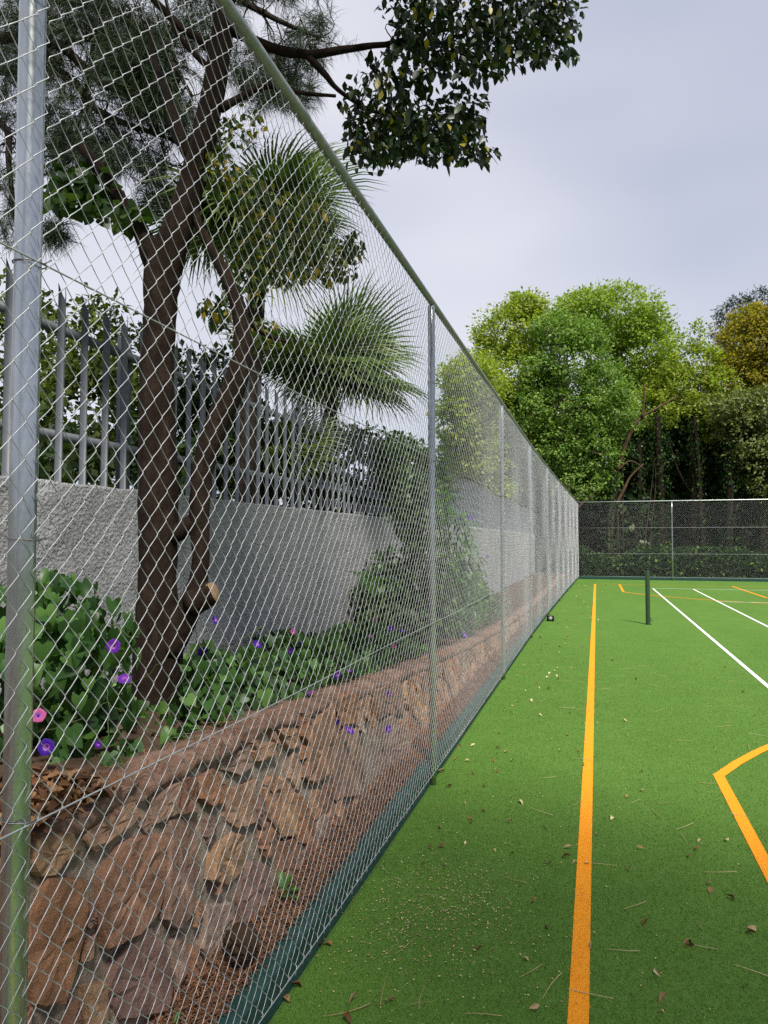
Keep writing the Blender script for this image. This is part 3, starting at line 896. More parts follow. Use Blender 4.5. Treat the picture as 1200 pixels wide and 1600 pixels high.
def blob_points(n, blobs, shell=0.0):
    """random points in ellipsoids (px, py, depth, rx px, ry px, rdepth m, weight)"""
    w_ = np.array([b[6] for b in blobs], float); w_ /= w_.sum()
    pick = rng.choice(len(blobs), n, p=w_)
    B_ = np.array([b[:6] for b in blobs], float)[pick]
    u = rand_unit(n) * (rng.uniform(shell, 1, n) ** (1/3))[:, None]
    return np.stack([W(B_[i,0] + u[i,0]*B_[i,3], B_[i,1] + u[i,1]*B_[i,4], B_[i,2] + u[i,2]*B_[i,5]) for i in range(n)])
LT = leaf_tmpl(.52, .06, .10)
def leaf_cloud(name, n, blobs, size, mt, child, tmpl=LT, down=.7, **k):
    pos = blob_points(n, blobs)
    # leaves sit in small sprays
    yd = rng.normal(0, .6, (n, 3)) + np.array((.15, 0, -down))
    zd = rng.normal(0, .55, (n, 3)) + np.array((0, 0, 1.0))
    V, Fc = scatter(tmpl[0], tmpl[1], pos, yd, zd, size * rng.uniform(.7, 1.25, n))
    o = obj(name, V, Fc, mt, smooth=False, **k)
    return child(o) if child else o
leaf_cloud("crown", 3600, [
    (640,205,3.9,105,55,.32,1.4), (600,160,3.9,75,60,.3,.9), (700,215,3.95,70,45,.3,.8), (585,235,3.85,55,35,.25,.5), (720,170,3.95,45,35,.25,.4),
    (700,40,3.95,95,60,.35,1.2), (800,30,4.0,75,55,.35,1.1), (870,25,4.05,42,50,.3,.5), (640,100,3.9,70,45,.3,.6), (740,95,3.95,70,40,.3,.7), (820,75,4.0,60,30,.3,.5), (880,80,4.0,28,18,.2,.14), (650,10,3.9,60,40,.3,.5),
    (750,240,3.95,24,20,.2,.12)], .058, M['leaf_dark'], tchild)
mb = MB()
tips = blob_points(150, [(640,205,3.9,105,55,.3,1.4), (600,160,3.9,75,60,.3,.9), (700,215,3.95,70,45,.3,.8), (700,40,3.95,95,60,.3,1.2), (800,30,4.0,75,55,.3,1.1), (870,25,4.05,42,50,.3,.5), (740,95,3.95,70,40,.3,.7), (820,75,4.0,60,30,.3,.5)])
hubs = np.array([W(*h_) for h_ in ((560,165,3.88), (640,190,3.95), (620,70,3.9), (690,67,3.95), (780,35,4.0), (860,38,4.0), (530,142,3.84))])
for t_ in tips:
    h_ = hubs[np.argmin(np.linalg.norm(hubs - t_, axis=1))]
    mb.tube(smooth_path([h_, (h_ + t_)/2 + rng.normal(0, .02, 3) + np.array((0, 0, .02)), t_], 3), np.linspace(.004, .0016, 7), 4, cap=False)
tchild(mb.build("twigs", M['bark'], kind="stuff"))
leaf_cloud("crown", 5200, [
    (720,-110,4.0,230,90,.7,1.4), (560,-260,3.9,230,140,.9,1.6), (330,-330,3.7,230,140,.9,1.4), (120,-380,3.4,200,120,.8,1), (820,-260,4.1,220,140,.9,1.2), (430,-40,3.8,70,26,.3,.25)], .075, M['leaf_dark'], tchild)
n = 9000  # added crown clusters, unseen above and behind the camera, placed to shade near turf
u = rand_unit(n) * (rng.random(n) ** .4)[:, None]
cl = np.array([(1.5, -2.6, 6.6), (2.6, -1.4, 6.9), (3.6, -2.8, 7.1), (2.0, -.3, 6.8), (4.2, -.8, 7.2), (-2.4, 1.8, 6.3), (5.0, -2.2, 7.2)])[rng.integers(0, 7, n)]
pos = cl + u * np.array((1.5, 1.5, .9))
V, Fc = scatter(*LT, pos, rng.normal(0, .6, (n, 3)) + np.array((0, 0, -.6)), rng.normal(0, .55, (n, 3)) + np.array((0, 0, 1.)), .12 * rng.uniform(.7, 1.25, n))
tchild(obj("crown", V, Fc, M['leaf_dark']))
for e_ in ((1.5, -2.6, 6.6), (2.6, -1.4, 6.9), (3.6, -2.8, 7.1), (2.0, -.3, 6.8), (4.2, -.8, 7.2)):  # added limbs tying the unseen shading clusters to the tree
    a_ = W(350, -260, 3.72)
    tchild(MB().tube(smooth_path([a_, (a_ + np.array(e_))/2 + np.array((0, 0, .5)), e_], 5), np.linspace(.05, .015, 11), 7, jit=.05).build("limb", M['bark'], smooth=True))
leaf_cloud("crown", 210, [(120,275,3.75,55,22,.2,1), (150,310,3.7,50,30,.2,1), (95,300,3.7,30,25,.2,.6), (205,330,3.75,30,25,.2,.4)], .085, M['leaf_mid'], tchild, tmpl=leaf_tmpl(.8, .05, .1))
leaf_cloud("crown", 300, [(330,255,3.75,22,38,.2,1), (375,275,3.8,28,20,.2,.7), (345,205,3.8,22,28,.2,.5), (385,200,3.85,30,40,.2,.6)], .05, M['leaf_yellowing'], tchild)
leaf_cloud("crown", 1500, [(440,390,4.2,70,60,.3,1.2), (520,395,4.2,50,50,.3,.9), (385,420,4.1,45,60,.3,.8), (400,320,4.1,45,50,.3,.5), (470,330,4.2,50,40,.3,.4), (400,520,4.0,50,25,.2,.45), (340,480,3.9,30,30,.2,.25)], .06, M['leaf_yellowing'], tchild)

# ------------------------------------------------------------------ pine behind the wall
def twig_cluster(pos, dirs, per, ln, wd):
    """needle tufts: per needles from each point"""
    n_ = len(pos)
    p = np.repeat(pos, per, 0); d_ = np.repeat(dirs, per, 0)
    yd = unit(d_ + rng.normal(0, .55, p.shape))
    p = p + d_ * rng.uniform(-.06, .06, (len(p), 1))
    zd = rand_unit(len(p)); l_ = ln * rng.uniform(.65, 1.2, len(p))
    y_ = yd; z_ = unit(zd - y_ * np.sum(zd * y_, -1, keepdims=True)); x_ = np.cross(y_, z_)
    droop = np.array((0, 0, -.25))
    a = p - x_ * wd / 2; b_ = p + x_ * wd / 2
    mid = p + y_ * (l_ * .55)[:, None]; c_ = p + unit(y_ + droop) * l_[:, None]
    V = np.stack([a, b_, mid + x_ * wd / 2, mid - x_ * wd / 2, c_], 1).reshape(-1, 3)
    i = np.arange(len(p)) * 5
    return V, [np.stack([i, i+1, i+2, i+3], -1), np.stack([i+3, i+2, i+4], -1)]
pine_base = W(-150, 600, 7.0); pine_base[2] = 1.7
pine = empty("pine_tree", tuple(pine_base), label="dark long-needled pine spreading behind the palisade fence", cat="tree")
def pinechild(o):
    o.parent = pine; o.matrix_parent_inverse = Matrix.Translation(pine.location).inverted(); return o
zt = np.linspace(1.5, 11, 12)
pinechild(MB().tube([(pine_base[0] + .15*math.sin(z*.7), pine_base[1] + .1*math.cos(z*.9), z) for z in zt], np.linspace(.2, .06, 12), 12, jit=.04).build("trunk", M['pinebark'], smooth=True))
pine_limbs = [
    [(-130,60,22,7),(0,60,18,6.6),(90,70,15,6.2),(160,130,12,6),(250,160,8,5.8),(330,200,5,5.7)],
    [(-120,-60,22,7),(60,-10,18,6.4),(180,20,14,6),(260,90,9,5.8),(300,150,5,5.7)],
    [(-120,160,18,7),(0,190,12,6.6),(14,260,9,6.5),(22,330,5,6.5)],
    [(-120,120,16,7),(80,110,13,6.3),(150,170,11,6.1),(200,195,9,6),(260,215,6,6),(300,240,4,6)],
    [(-120,-160,20,7),(150,-80,16,6.2),(330,-20,12,5.9),(430,30,8,5.8),(500,60,4,5.8)],
    [(90,70,8,6.2),(150,60,7,6),(200,70,5,5.9),(250,60,3,5.9)],
    [(-100,-260,18,7),(100,-200,14,6.4),(260,-150,8,6)],
    [(150,30,8,6.1),(140,110,6,6.1),(125,190,4,6.1),(110,240,3,6.1)],
]
mb = MB()
twp, twd = [], []
for rows in pine_limbs:
    P, r = px_path(rows, 6)
    pinechild(MB().tube(P, r, 7, jit=.06).build("limb", M['pinebark'], smooth=True))
    # fine hanging twigs
    for _ in range(34):
        i = rng.integers(3, len(P)); p = P[i].copy(); dd = unit(rng.normal(0, 1, 3) + np.array((.2, 0, -.35)))
        Q = [p]
        for s_ in range(6):
            dd = unit(dd + rng.normal(0, .28, 3) + np.array((0, 0, -.08))); p = p + dd * rng.uniform(.06, .11); Q.append(p)
        mb.tube(Q, np.linspace(.006, .0022, 7), 4, cap=False)
        twp += Q[4:]; twd += [dd] * 3
pinechild(mb.build("twigs", M['pinebark'], kind="stuff"))
blobs = [(100,20,6.2,110,45,.5,1.2), (210,80,6,75,75,.5,1.5), (300,40,5.9,60,40,.4,.4), (230,130,5.9,50,60,.4,.8), (60,90,6.3,60,40,.4,.5), (110,195,6.2,70,45,.4,.45), (180,245,6,60,45,.4,.5), (260,170,5.9,40,40,.4,.4), (85,365,6.4,25,20,.2,.25), (100,230,6.4,30,35,.3,.3),
         (20,330,6.5,30,70,.3,.2), (430,140,5.9,70,35,.3,.45), (480,60,5.9,40,50,.3,.3), (400,110,6,60,45,.4,.4), (380,-40,6,130,60,.5,.9), (150,-120,6.3,220,90,.8,1.2), (15,120,6.6,30,90,.3,.4), (250,300,6.0,40,40,.3,.3)]
pos = blob_points(2200, blobs); pos = np.concatenate([pos, np.array(twp)])
dirs = np.concatenate([unit(rng.normal(0, .8, (2200, 3)) + np.array((.3, 0, -.35))), np.array(twd)])
V, Fs = twig_cluster(pos, dirs, 24, .17, .0032)
pinechild(obj("needles", V, Fs, M['needle'], kind="stuff"))

# ------------------------------------------------------------------ fan palms behind the palisade
def fan(radius, nseg=34, spread=R(250), droop=.25):
    """one fan leaf in local space: petiole along +y from origin, blade beyond"""
    mb = MB(); pl = radius * .42
    mb.tube([(0, 0, 0), (0, pl*.5, .05*pl), (0, pl, 0)], [.016, .012, .010], 5, cap=False)
    for i in range(nseg):
        a = (i/(nseg-1) - .5) * spread
        d_ = np.array((math.sin(a), math.cos(a), 0)); s_ = np.array((math.cos(a), -math.sin(a), 0))
        ln = radius * (1 - .22*(abs(a)/(spread/2))**2) * rng.uniform(.93, 1.07)
        wv = radius * .034
        o_ = np.array((0, pl, 0.)); pts = []
        dr = droop * rng.uniform(.6, 1.5)
        for t, w_ in ((0.0, .12), (.30, .75), (.55, 1.0), (.78, .55), (1.0, .03)):
            c_ = o_ + d_ * ln * t * (1 - .12*t*dr) + np.array((0, 0, .10*radius*math.sin(t*2.2) - dr*radius*max(0, t-.45)**2*1.6)) + s_ * rng.normal(0, .006)
            z_ = np.array((0, 0, wv * .35 * w_))
            pts += [c_ - s_*wv*w_*.5 + z_, c_ , c_ + s_*wv*w_*.5 + z_]
        q = []
        for r_ in range(4):
            for j in (0, 1): q.append((r_*3+j, r_*3+j+1, r_*3+3+j+1, r_*3+3+j))
        mb.add(pts, np.array(q))
    me = mesh("frond", np.concatenate(mb.V), mb.F); me.materials.append(M['palm'])
    return me
fans = [fan(.80, 54, R(260), .35), fan(.72, 48, R(240), .7), fan(.85, 56, R(270), .2)]
def palm(center, base_z, aims, size, label):
    """aims: (px,py,depth) of the blade's far end or directions"""
    c_ = np.array(center)
    root = empty("fan_palm", (c_[0], c_[1], base_z), label=label, cat="palm", group="fan palms behind the palisade")
    def ch(o):
        o.parent = root; o.matrix_parent_inverse = Matrix.Translation(root.location).inverted(); return o
    zz = np.linspace(base_z - .1, c_[2] - .05, 10)
    ch(MB().tube([(c_[0] + .04*math.sin(z*2), c_[1], z) for z in zz], np.linspace(.11, .07, 10), 12, jit=.12).build("trunk", M['pinebark'], smooth=True))
    for k_, (dv, tw) in enumerate(aims):
        y_ = unit(np.array(dv, float))
        up = np.array((0, 0, 1.)) if abs(y_[2]) < .92 else np.array((0.3, -1, 0.))
        z_ = unit(up - y_ * (up @ y_)); x_ = np.cross(y_, z_)
        Rm = Matrix(((x_[0], y_[0], z_[0]), (x_[1], y_[1], z_[1]), (x_[2], y_[2], z_[2]))) @ Matrix.Rotation(tw, 3, 'Y')
        o = obj("frond", fans[k_ % 3], None, None)
        s_ = size * random.uniform(.88, 1.1)
        mw = Matrix.Translation(Vector(c_)) @ Rm.to_4x4() @ Matrix.Diagonal((s_, s_, s_, 1))
        o.parent = root; o.matrix_parent_inverse = Matrix.Translation(root.location).inverted(); o.matrix_basis = mw
    return root
def aims(n, zmin, zmax, seed, toward=()):
    r2 = random.Random(seed); out = []
    for i in range(n):
        a = i * 2.399 + r2.uniform(-.3, .3)
        z = zmin + (zmax - zmin) * ((i * .618) % 1)
        h_ = math.sqrt(max(0, 1 - z*z))
        out.append(((math.cos(a)*h_, math.sin(a)*h_, z), r2.uniform(-.9, .9)))
    for d_ in toward: out.append((d_, r2.uniform(-.5, .5)))
    return out
cr_, fw_ = np.array((CY, SY, 0)), np.array((-SY, CY, 0))
def dirv(r_, u_, f_=0): return tuple(cr_ * r_ + np.array((0, 0, 1.)) * u_ + fw_ * f_)
palm(W(395, 345, 6.6), 1.7, aims(17, -.5, .8, 4, [dirv(1, .25, -.3), dirv(.8, .65, -.3), dirv(.6, .9, .1), dirv(1, -.15, -.2), dirv(-.9, -.25, -.3), dirv(-1, -.05, .2), dirv(.3, -.9, -.4)]), 1.0, "taller fan palm with its crown behind the dark tree trunk")
palm(W(515, 590, 8.4), 1.7, aims(18, -.4, .8, 9, [dirv(1, .15, -.3), dirv(.85, .55, -.2), dirv(.5, .9, -.1), dirv(1, -.25, -.2), dirv(.1, 1, -.2), dirv(-.8, .3, -.3)]), 1.12, "fan palm with bright fronds reaching towards the second fence post")
palm(W(420, 735, 7.4), 1.7, aims(12, .0, .9, 14, [dirv(.7, .5, -.5), dirv(-.6, .6, -.4)]), .85, "low young fan palm close behind the palisade bars")

# ------------------------------------------------------------------ vines and bed plants
heart = mesh("leaf", HEART_V, np.array(HEART_F)); heart.materials.append(M['heart'])
heart2 = mesh("leaf", [(a*.8, b_, c_*2.6 - .12*b_*b_) for a, b_, c_ in HEART_V], np.array(HEART_F)); heart2.materials.append(M['heart'])
def flower_mesh(name, mt):
    n_ = 10; V = []; rings = [(.10, 0), (.16, .35), (.42, .62), (.92, .72), (1.0, .68)]
    for r_, z_ in rings:
        for j in range(n_):
            a = 2*math.pi*j/n_; rr = r_ * (1 + (.06 if j % 2 else -.04) * (r_ > .5))
            V.append((rr*math.cos(a), rr*math.sin(a), z_))
    Fs = [(r_*n_+j, r_*n_+(j+1) % n_, (r_+1)*n_+(j+1) % n_, (r_+1)*n_+j) for r_ in range(len(rings)-1) for j in range(n_)]
    me = mesh(name, V, Fs, True); me.materials.append(mt); me.materials.append(M['throat'])
    for p in me.polygons:
        if p.index < n_*2: p.material_index = 1
    return me
fl_v, fl_p = flower_mesh("flower", M['purple']), flower_mesh("flower", M['pink'])
def place(o, p, y_, z_, s_, root):
    y_ = unit(np.array(y_, float)); z_ = unit(np.array(z_, float) - y_ * (np.array(z_, float) @ y_)); x_ = np.cross(y_, z_)
    m4 = Matrix(((x_[0]*s_, y_[0]*s_, z_[0]*s_, p[0]), (x_[1]*s_, y_[1]*s_, z_[1]*s_, p[1]), (x_[2]*s_, y_[2]*s_, z_[2]*s_, p[2]), (0, 0, 0, 1)))
    o.parent = root
    o.matrix_local = Matrix.Translation(root.location).inverted() @ m4
TO_CAM = np.array((.55, -.75, .35))
def vine(loc, label, surf, n_obj, n_mass, flowers, size):
    """surf(n) -> points, outward normals"""
    root = empty("morning_glory", loc, label=label, cat="plant", group="morning glory vines in the raised bed")
    P, Nn = surf(n_obj)
    for p, nn in zip(P, Nn):
        o = obj("leaf", heart if rng.random() < .6 else heart2, None, None)
        yd = np.array((0, 0, -1.)) + rng.normal(0, .45, 3); zd = nn + rng.normal(0, .38, 3) + np.array((.1, -.15, .15))
        place(o, p, yd, zd, size * rng.uniform(.6, 1.25), root)
    P, Nn = surf(n_mass)
    P = P - Nn * rng.uniform(.02, .16, (n_mass, 1))
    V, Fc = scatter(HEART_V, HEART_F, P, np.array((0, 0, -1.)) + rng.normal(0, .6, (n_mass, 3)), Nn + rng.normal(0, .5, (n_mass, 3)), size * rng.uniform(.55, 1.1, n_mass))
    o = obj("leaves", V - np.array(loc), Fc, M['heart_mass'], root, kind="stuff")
    mb = MB()
    for _ in range(int(n_obj / 6)):
        q, nn = surf(1); q = q[0] - np.array(loc); dd = unit(rng.normal(0, 1, 3)); Q = [q]
        for s_ in range(5): dd = unit(dd + rng.normal(0, .4, 3)); q = q + dd*.05; Q.append(q)
        mb.tube(Q, .0022, 4, cap=False)
    mb.build("stems", M['stem'], root, kind="stuff")
    for (px, py, d_, s_, c_) in flowers:
        o = obj("flower", fl_p if c_ else fl_v, None, None)
        p = W(px, py, d_)
        zd = TO_CAM + rng.normal(0, .3, 3)
        place(o, p, rng.normal(0, 1, 3), zd, s_, root)
    return root
def dome(c_, rx, ry, z0, z1):
    def f(n_):
        u = rand_unit(n_); u[:, 2] = np.abs(u[:, 2]); 
        t = rng.random(n_) < .55            # side wall
        a = rng.random(n_) * 6.283; hgt = rng.random(n_)
        P = np.where(t[:, None], np.stack([np.cos(a)*rx*1.0, np.sin(a)*ry, hgt*.7], -1), np.stack([u[:, 0]*rx, u[:, 1]*ry, .55 + u[:, 2]*.45], -1))
        Nn = np.where(t[:, None], np.stack([np.cos(a), np.sin(a), .25 + 0*a], -1), u)
        P[:, :2] *= rng.uniform(.82, 1.08, (n_, 1))
        P[:, 2] = z0 + (z1 - z0) * P[:, 2]
        return P + np.array((c_[0], c_[1], 0)), unit(Nn)
    return f
vine((-2.12, 2.46, .88), "mound of heart-shaped vine leaves with violet flowers left of the dark trunk", dome((-2.20, 2.42), .36, .34, .86, 1.62), 260, 420,
     [(180,1010,2.72,.028,0), (75,1167,2.55,.03,0), (60,1120,2.55,.026,1), (195,1065,2.75,.026,0), (155,1162,2.6,.014,0)], .082)
def bed(y0, y1, h, x0=WXT - .13, x1=GX + .10):
    def f(n_):
        y = y0 + (y1 - y0) * rng.random(n_) ** 1.25
        t = rng.random(n_)
        x = x0 + (x1 - x0) * t
        edge = np.clip((x0 - x) / .30, 0, 1) ** .55
        taper = np.clip((y - y0) / .8, .15, 1) * np.clip((y1 - y) / .5, .2, 1)
        hz = h * edge * taper * (.75 + .22*np.sin(y*4.1 + x*3) + .12*np.sin(y*9 + 1)) 
        hz = hz * (1 - .9 * np.exp(-((y + 1.45 * x) / .30) ** 2))     # thin in front of the trunk
        z = ztop(y) + .0 + hz + rng.normal(0, .022, n_)
        Nn = np.stack([1.1 - edge, -.35 + 0*y, .55 + edge], -1)
        over = rng.random(n_) < .05
        return np.stack([x + np.where(over, .12*rng.random(n_), 0), y, np.where(over, z - .03, z)], -1), unit(Nn)
    return f
fl = [(315,1015,3.9,.03,0),(358,1035,4.0,.026,0),(333,970,4.1,.026,0),(400,1009,4.4,.028,0),(450,1016,4.6,.026,0),(524,1052,4.6,.03,0),(547,1052,4.8,.026,0),(486,1087,4.2,.03,0),(508,1086,4.3,.026,0),
      (458,987,5.2,.022,1),(513,990,5.5,.018,0),(578,996,6,.022,1),(615,1011,6,.02,1),(584,967,6.4,.018,1),(470,1003,5,.018,0),(610,983,6.4,.03,0),(630,988,6.4,.03,0),(725,994,8.5,.035,0),(520,1106,4.15,.024,0),(522,1126,4.1,.026,0),(543,1144,4.12,.03,0),(604,1140,4.75,.028,0),(604,1085,4.85,.024,0)]
vine((-2.1, 5, .8), "low spreading vine with violet and pink flowers along the stone wall cap", bed(2.25, 7.6, .30), 300, 3000, fl, .078)
vine((-2.2, 11, .5), "tangled vine with violet flowers before the wall beyond the second post", bed(9.3, 14.0, .75), 180, 900, [(735,810,9.6,.035,0), (718,812,9.4,.035,0), (700,820,9.2,.035,0), (742,918,10,.035,1), (760,870,10.5,.03,0)], .085)
# shrubs in the bed by the second post
def lance_shrub(name, loc, blobs, n, size, mt, label, tmpl, down=.3, stems=14, out=.6):
    root = empty(name, loc, label=label, cat="shrub")
    def ch(o):
        o.parent = root; o.matrix_parent_inverse = Matrix.Translation(root.location).inverted(); return o
    pos = blob_points(n, blobs)
    c_ = pos.mean(0)
    yd = unit(pos - c_) * out + rng.normal(0, .4, pos.shape) + np.array((.15, -.1, -down))
    zd = rng.normal(0, .4, pos.shape) + np.array((.2, -.3, 1.))
    V, Fc = scatter(tmpl[0], tmpl[1], pos, yd, zd, size * rng.uniform(.65, 1.2, n))
    ch(obj("leaves", V, Fc, mt, kind="stuff"))
    mb = MB(); b_ = np.array(loc)
    for i in range(stems):
        e_ = pos[rng.integers(len(pos))]
        mid = (b_ + e_)/2 + np.array((rng.normal(0, .06), rng.normal(0, .06), .15))
        mb.tube(smooth_path([b_ + rng.normal(0, .08, 3)*np.array((1, 1, 0)), mid, e_], 4), np.linspace(.012, .004, 9), 5, cap=False)
    ch(mb.build("stems", M['bark'], smooth=True))
    return root
b1 = W(640, 985, 8.2); b1[2] = float(ztop(b1[1])) - .03
lance_shrub("leafy_shrub", tuple(b1), [(600,930,8.0,50,45,.35,1), (650,890,8.1,60,60,.35,1.2), (640,800,8.2,30,60,.3,.8), (620,965,7.8,60,30,.3,.7), (655,770,8.3,28,40,.3,.5), (680,940,8.2,30,50,.3,.7), (610,920,8.6,60,60,.3,1.2)], 2600, .12, M['far_dark'], "dark leafy shrub against the grey wall beside the second fence post", leaf_tmpl(.45, .05, .15))
b1 = W(715, 990, 9.6); b1[2] = float(ztop(b1[1])) - .03
lance_shrub("lance_leaf_shrub", tuple(b1), [(710,850,9.5,32,70,.35,1.4), (725,930,9.4,32,60,.3,1.2), (690,800,9.6,20,50,.3,.7), (700,960,9.3,30,35,.3,.7), (740,890,9.7,18,40,.3,.4)], 1000, .15, M['lance'], "bright green bush of long narrow leaves just past the second fence post", leaf_tmpl(.24, .04, .3), .8)
def blade_plant(loc, fans_, ln, wd, label, mt):
    """few big arching leaves, each an object"""
    root = empty("broad_leaf_plant", loc, label=label, cat="plant")
    for (a, el, s_) in fans_:
        d_ = np.array((math.cos(a)*math.cos(el), math.sin(a)*math.cos(el), math.sin(el)))
        sd = unit(np.cross(d_, (0, 0, 1.))); V = []
        for t, w_ in ((0, .06), (.2, .25), (.4, .8), (.6, 1), (.8, .75), (.93, .35), (1, .03)):
            c_ = d_*ln*s_*t + np.array((0, 0, -.35*ln*s_*t*t))
            V += [c_ - sd*wd*w_*.5*s_ + np.array((0, 0, .012*w_)), c_, c_ + sd*wd*w_*.5*s_ + np.array((0, 0, .012*w_))]
        Fs = [(r_*3+j, r_*3+j+1, r_*3+4+j, r_*3+3+j) for r_ in range(6) for j in (0, 1)]
        o = obj("leaf", V, Fs, mt, root, smooth=True)
    return root
p = W(565, 905, 6.9)
blade_plant(tuple(p), [(-.3, .3, 1), (.6, .15, 1.1), (1.2, .1, 1.0), (-1.2, .2, .9), (2.6, .6, .8), (-.8, -.2, .9), (.2, -.1, 1.2), (1.8, .5, 1)], .34, .11, "few broad glossy leaves standing out from the dark shrub", M['lance'])
# weeds at the foot of the wall
p = np.array((-1.36, 2.95, KZ + .01))
blade_plant(tuple(p), [(a, e_, s_) for a, e_, s_ in ((-.3, 1.0, 1), (.4, .7, .8), (-1.0, .8, .9), (1.2, 1.1, 1), (-.1, .5, .7), (2, 1.2, 1.1), (.9, .4, .7))], .15, .035, "small weed at the foot of the stone wall near the pine cone", M['lance'])
p = np.array((-1.33, 2.05, KZ + .01))
blade_plant(tuple(p), [(-.5, 1.1, 1), (.5, 1.2, .9), (1.5, 1.0, .8)], .12, .014, "thin grass tuft at the wall foot low in the picture", M['lance'])

# stone half hidden in the vine
def rock(name, loc, sc, label, mt):
    n1_, n2_ = 7, 10; V = []
    for i in range(n1_ + 1):
        t = math.pi * i / n1_
        for j in range(n2_):
            a = 2*math.pi*j/n2_; r_ = 1 + rng.normal(0, .07)
            V.append((sc[0]*r_*math.sin(t)*math.cos(a), sc[1]*r_*math.sin(t)*math.sin(a), sc[2]*(r_ if 0 < i < n1_ else 1)*math.cos(t) + sc[2]))
    Fs = [(i*n2_+j, i*n2_+(j+1) % n2_, (i+1)*n2_+(j+1) % n2_, (i+1)*n2_+j) for i in range(n1_) for j in range(n2_)]
    o = obj(name, V, [f[::-1] for f in Fs], mt, smooth=True, label=label, cat="rock"); o.location = loc
    return o
p = W(190, 1180, 3.0)
rock("rock", (p[0], p[1], p[2] - .03), (.036, .045, .085), "upright brown stone between the vine leaves beside the trunk base", M['stone'])

# pine cone
pc = W(378, 1492, 2.86)
_d = ray(376, 1478); _p = _d * (-1.285 / _d[0])
cone = empty("pine_cone", (_p[0], _p[1], HC + _p[2] - .045), label="open brown pine cone lying at the foot of the stone wall", cat="pine cone")
MB().tube([(0, -.05, .05), (0, 0, .055), (0, .05, .05)], [.018, .026, .008], 8).build("core", M['cone'], cone, smooth=True)
scale_me = mesh("scale", [(-.5,0,0),(.5,0,0),(.62,.7,.12),(0,1.05,.32),(-.62,.7,.12),(0,.5,-.10)], [(0,5,4),(0,1,5),(1,2,5),(2,3,5),(3,4,5)]); scale_me.materials.append(M['cone'])
for i in range(90):
    t = (i + .5) / 90; a = i * 2.39996
    ax_ = -.052 + .104 * t; rr = .02 + .004*math.sin(t*3.1)
    o = obj("scale", scale_me, None, None)
    rad = np.array((math.cos(a), .5 - .2 + .9*(t - .45), math.sin(a)))
    place_p = np.array((rr*math.cos(a), ax_, .055 + rr*math.sin(a)))
    y_ = unit(rad); z_ = unit(np.array((0, 1., 0)) - y_*y_[1]); x_ = np.cross(y_, z_)
    s_ = .044 * (.55 + .6*math.sin(math.pi*min(1, t*1.0 + .12)))
    o.parent = cone
    o.matrix_local = Matrix(((x_[0]*s_*.7, y_[0]*s_, z_[0]*s_, place_p[0]), (x_[1]*s_*.7, y_[1]*s_, z_[1]*s_, place_p[1]), (x_[2]*s_*.7, y_[2]*s_, z_[2]*s_, place_p[2]), (0, 0, 0, 1)))

# dead leaves heaped on the cap behind the first post
n = 420
y = 1.5 + .45 * rng.random(n) ** 1.3; x = WXT - .02 - .30 * rng.random(n) ** 1.2 + .06
z = ztop(y) + .015 + .07 * rng.random(n) * np.clip((2.3 - y) / .5, 0, 1)
V, Fc = scatter(*leaf_tmpl(.45, .22, .3), np.stack([x, y, z], -1), rand_unit(n) * np.array((1, 1, .5)), rng.normal(0, .6, (n, 3)) + np.array((0, 0, 1)), .055 * rng.uniform(.6, 1.3, n))
obj("dead_leaves", V, Fc, M['dryleaf_mass'], kind="stuff", label="heap of curled brown leaves on the wall cap by the first post", cat="dead leaves")

# ------------------------------------------------------------------ shrubs and trees behind the palisade
def leaf_tree(name, label, base, blobs, n, size, mt, bark, cat="tree", group=None, trunk_r=.14, limbs=8, per=26, crad=.45, tmpl=RHOMB, trunk_top=None, up=.5, spread_xy=1.0):
    """blobs: world ellipsoids (x,y,z,rx,ry,rz,weight); leaves sit in clumps on and in them"""
    root = empty(name, tuple(base), label=label, cat=cat, group=group)
    def ch(o):
        o.parent = root; o.matrix_parent_inverse = Matrix.Translation(root.location).inverted(); return o
    B_ = np.array(blobs, float); w_ = B_[:, 6] / B_[:, 6].sum()
    nc = max(8, n // per)
    pick = rng.choice(len(B_), nc, p=w_)
    u = rand_unit(nc) * (rng.uniform(.35, 1, nc) ** (1/2.2))[:, None]
    C_ = B_[pick, :3] + u * B_[pick, 3:6]
    out = unit(u + np.array((0, 0, .25)))
    rep = np.repeat(np.arange(nc), per)
    g = rand_unit(len(rep)) * (rng.random(len(rep)) ** .45)[:, None] * .8; g[:, 2] *= .65
    rr = crad * rng.uniform(.4, 1.45, nc)
    pos = C_[rep] + g * rr[rep][:, None]
    yd = out[rep] * .7 + rng.normal(0, .6, pos.shape) + np.array((0, 0, -.35))
    zd = out[rep] * .7 + np.array((0, 0, up)) + rng.normal(0, .42, pos.shape)
    V, Fc = scatter(tmpl[0], tmpl[1], pos, yd, zd, size * rng.uniform(.6, 1.35, len(pos)))
    ch(obj("crown", V, Fc, mt, kind="stuff"))
    cen = (B_[:, :3] * w_[:, None]).sum(0)
    b_ = np.array(base, float)
    top = np.array(trunk_top if trunk_top is not None else cen)
    P = smooth_path([b_ - np.array((0, 0, .1)), b_ + (top - b_)*.35 + rng.normal(0, trunk_r*.8, 3), b_ + (top - b_)*.7 + rng.normal(0, trunk_r, 3), top], 5)
    ch(MB().tube(P, np.linspace(trunk_r, trunk_r*.4, len(P)), 10, jit=.05).build("trunk", bark, smooth=True))
    for i in range(limbs):
        s_ = P[rng.integers(len(P)//3, len(P))]; e_ = C_[rng.integers(nc)]
        mid = (s_ + e_)/2 + np.array((0, 0, -.08*np.linalg.norm(e_-s_))) + rng.normal(0, .08, 3)
        Q = smooth_path([s_, mid, e_], 5)
        ch(MB().tube(Q, np.linspace(trunk_r*.42, trunk_r*.08, len(Q)), 6, cap=False).build("limb", bark, smooth=True))
    return root
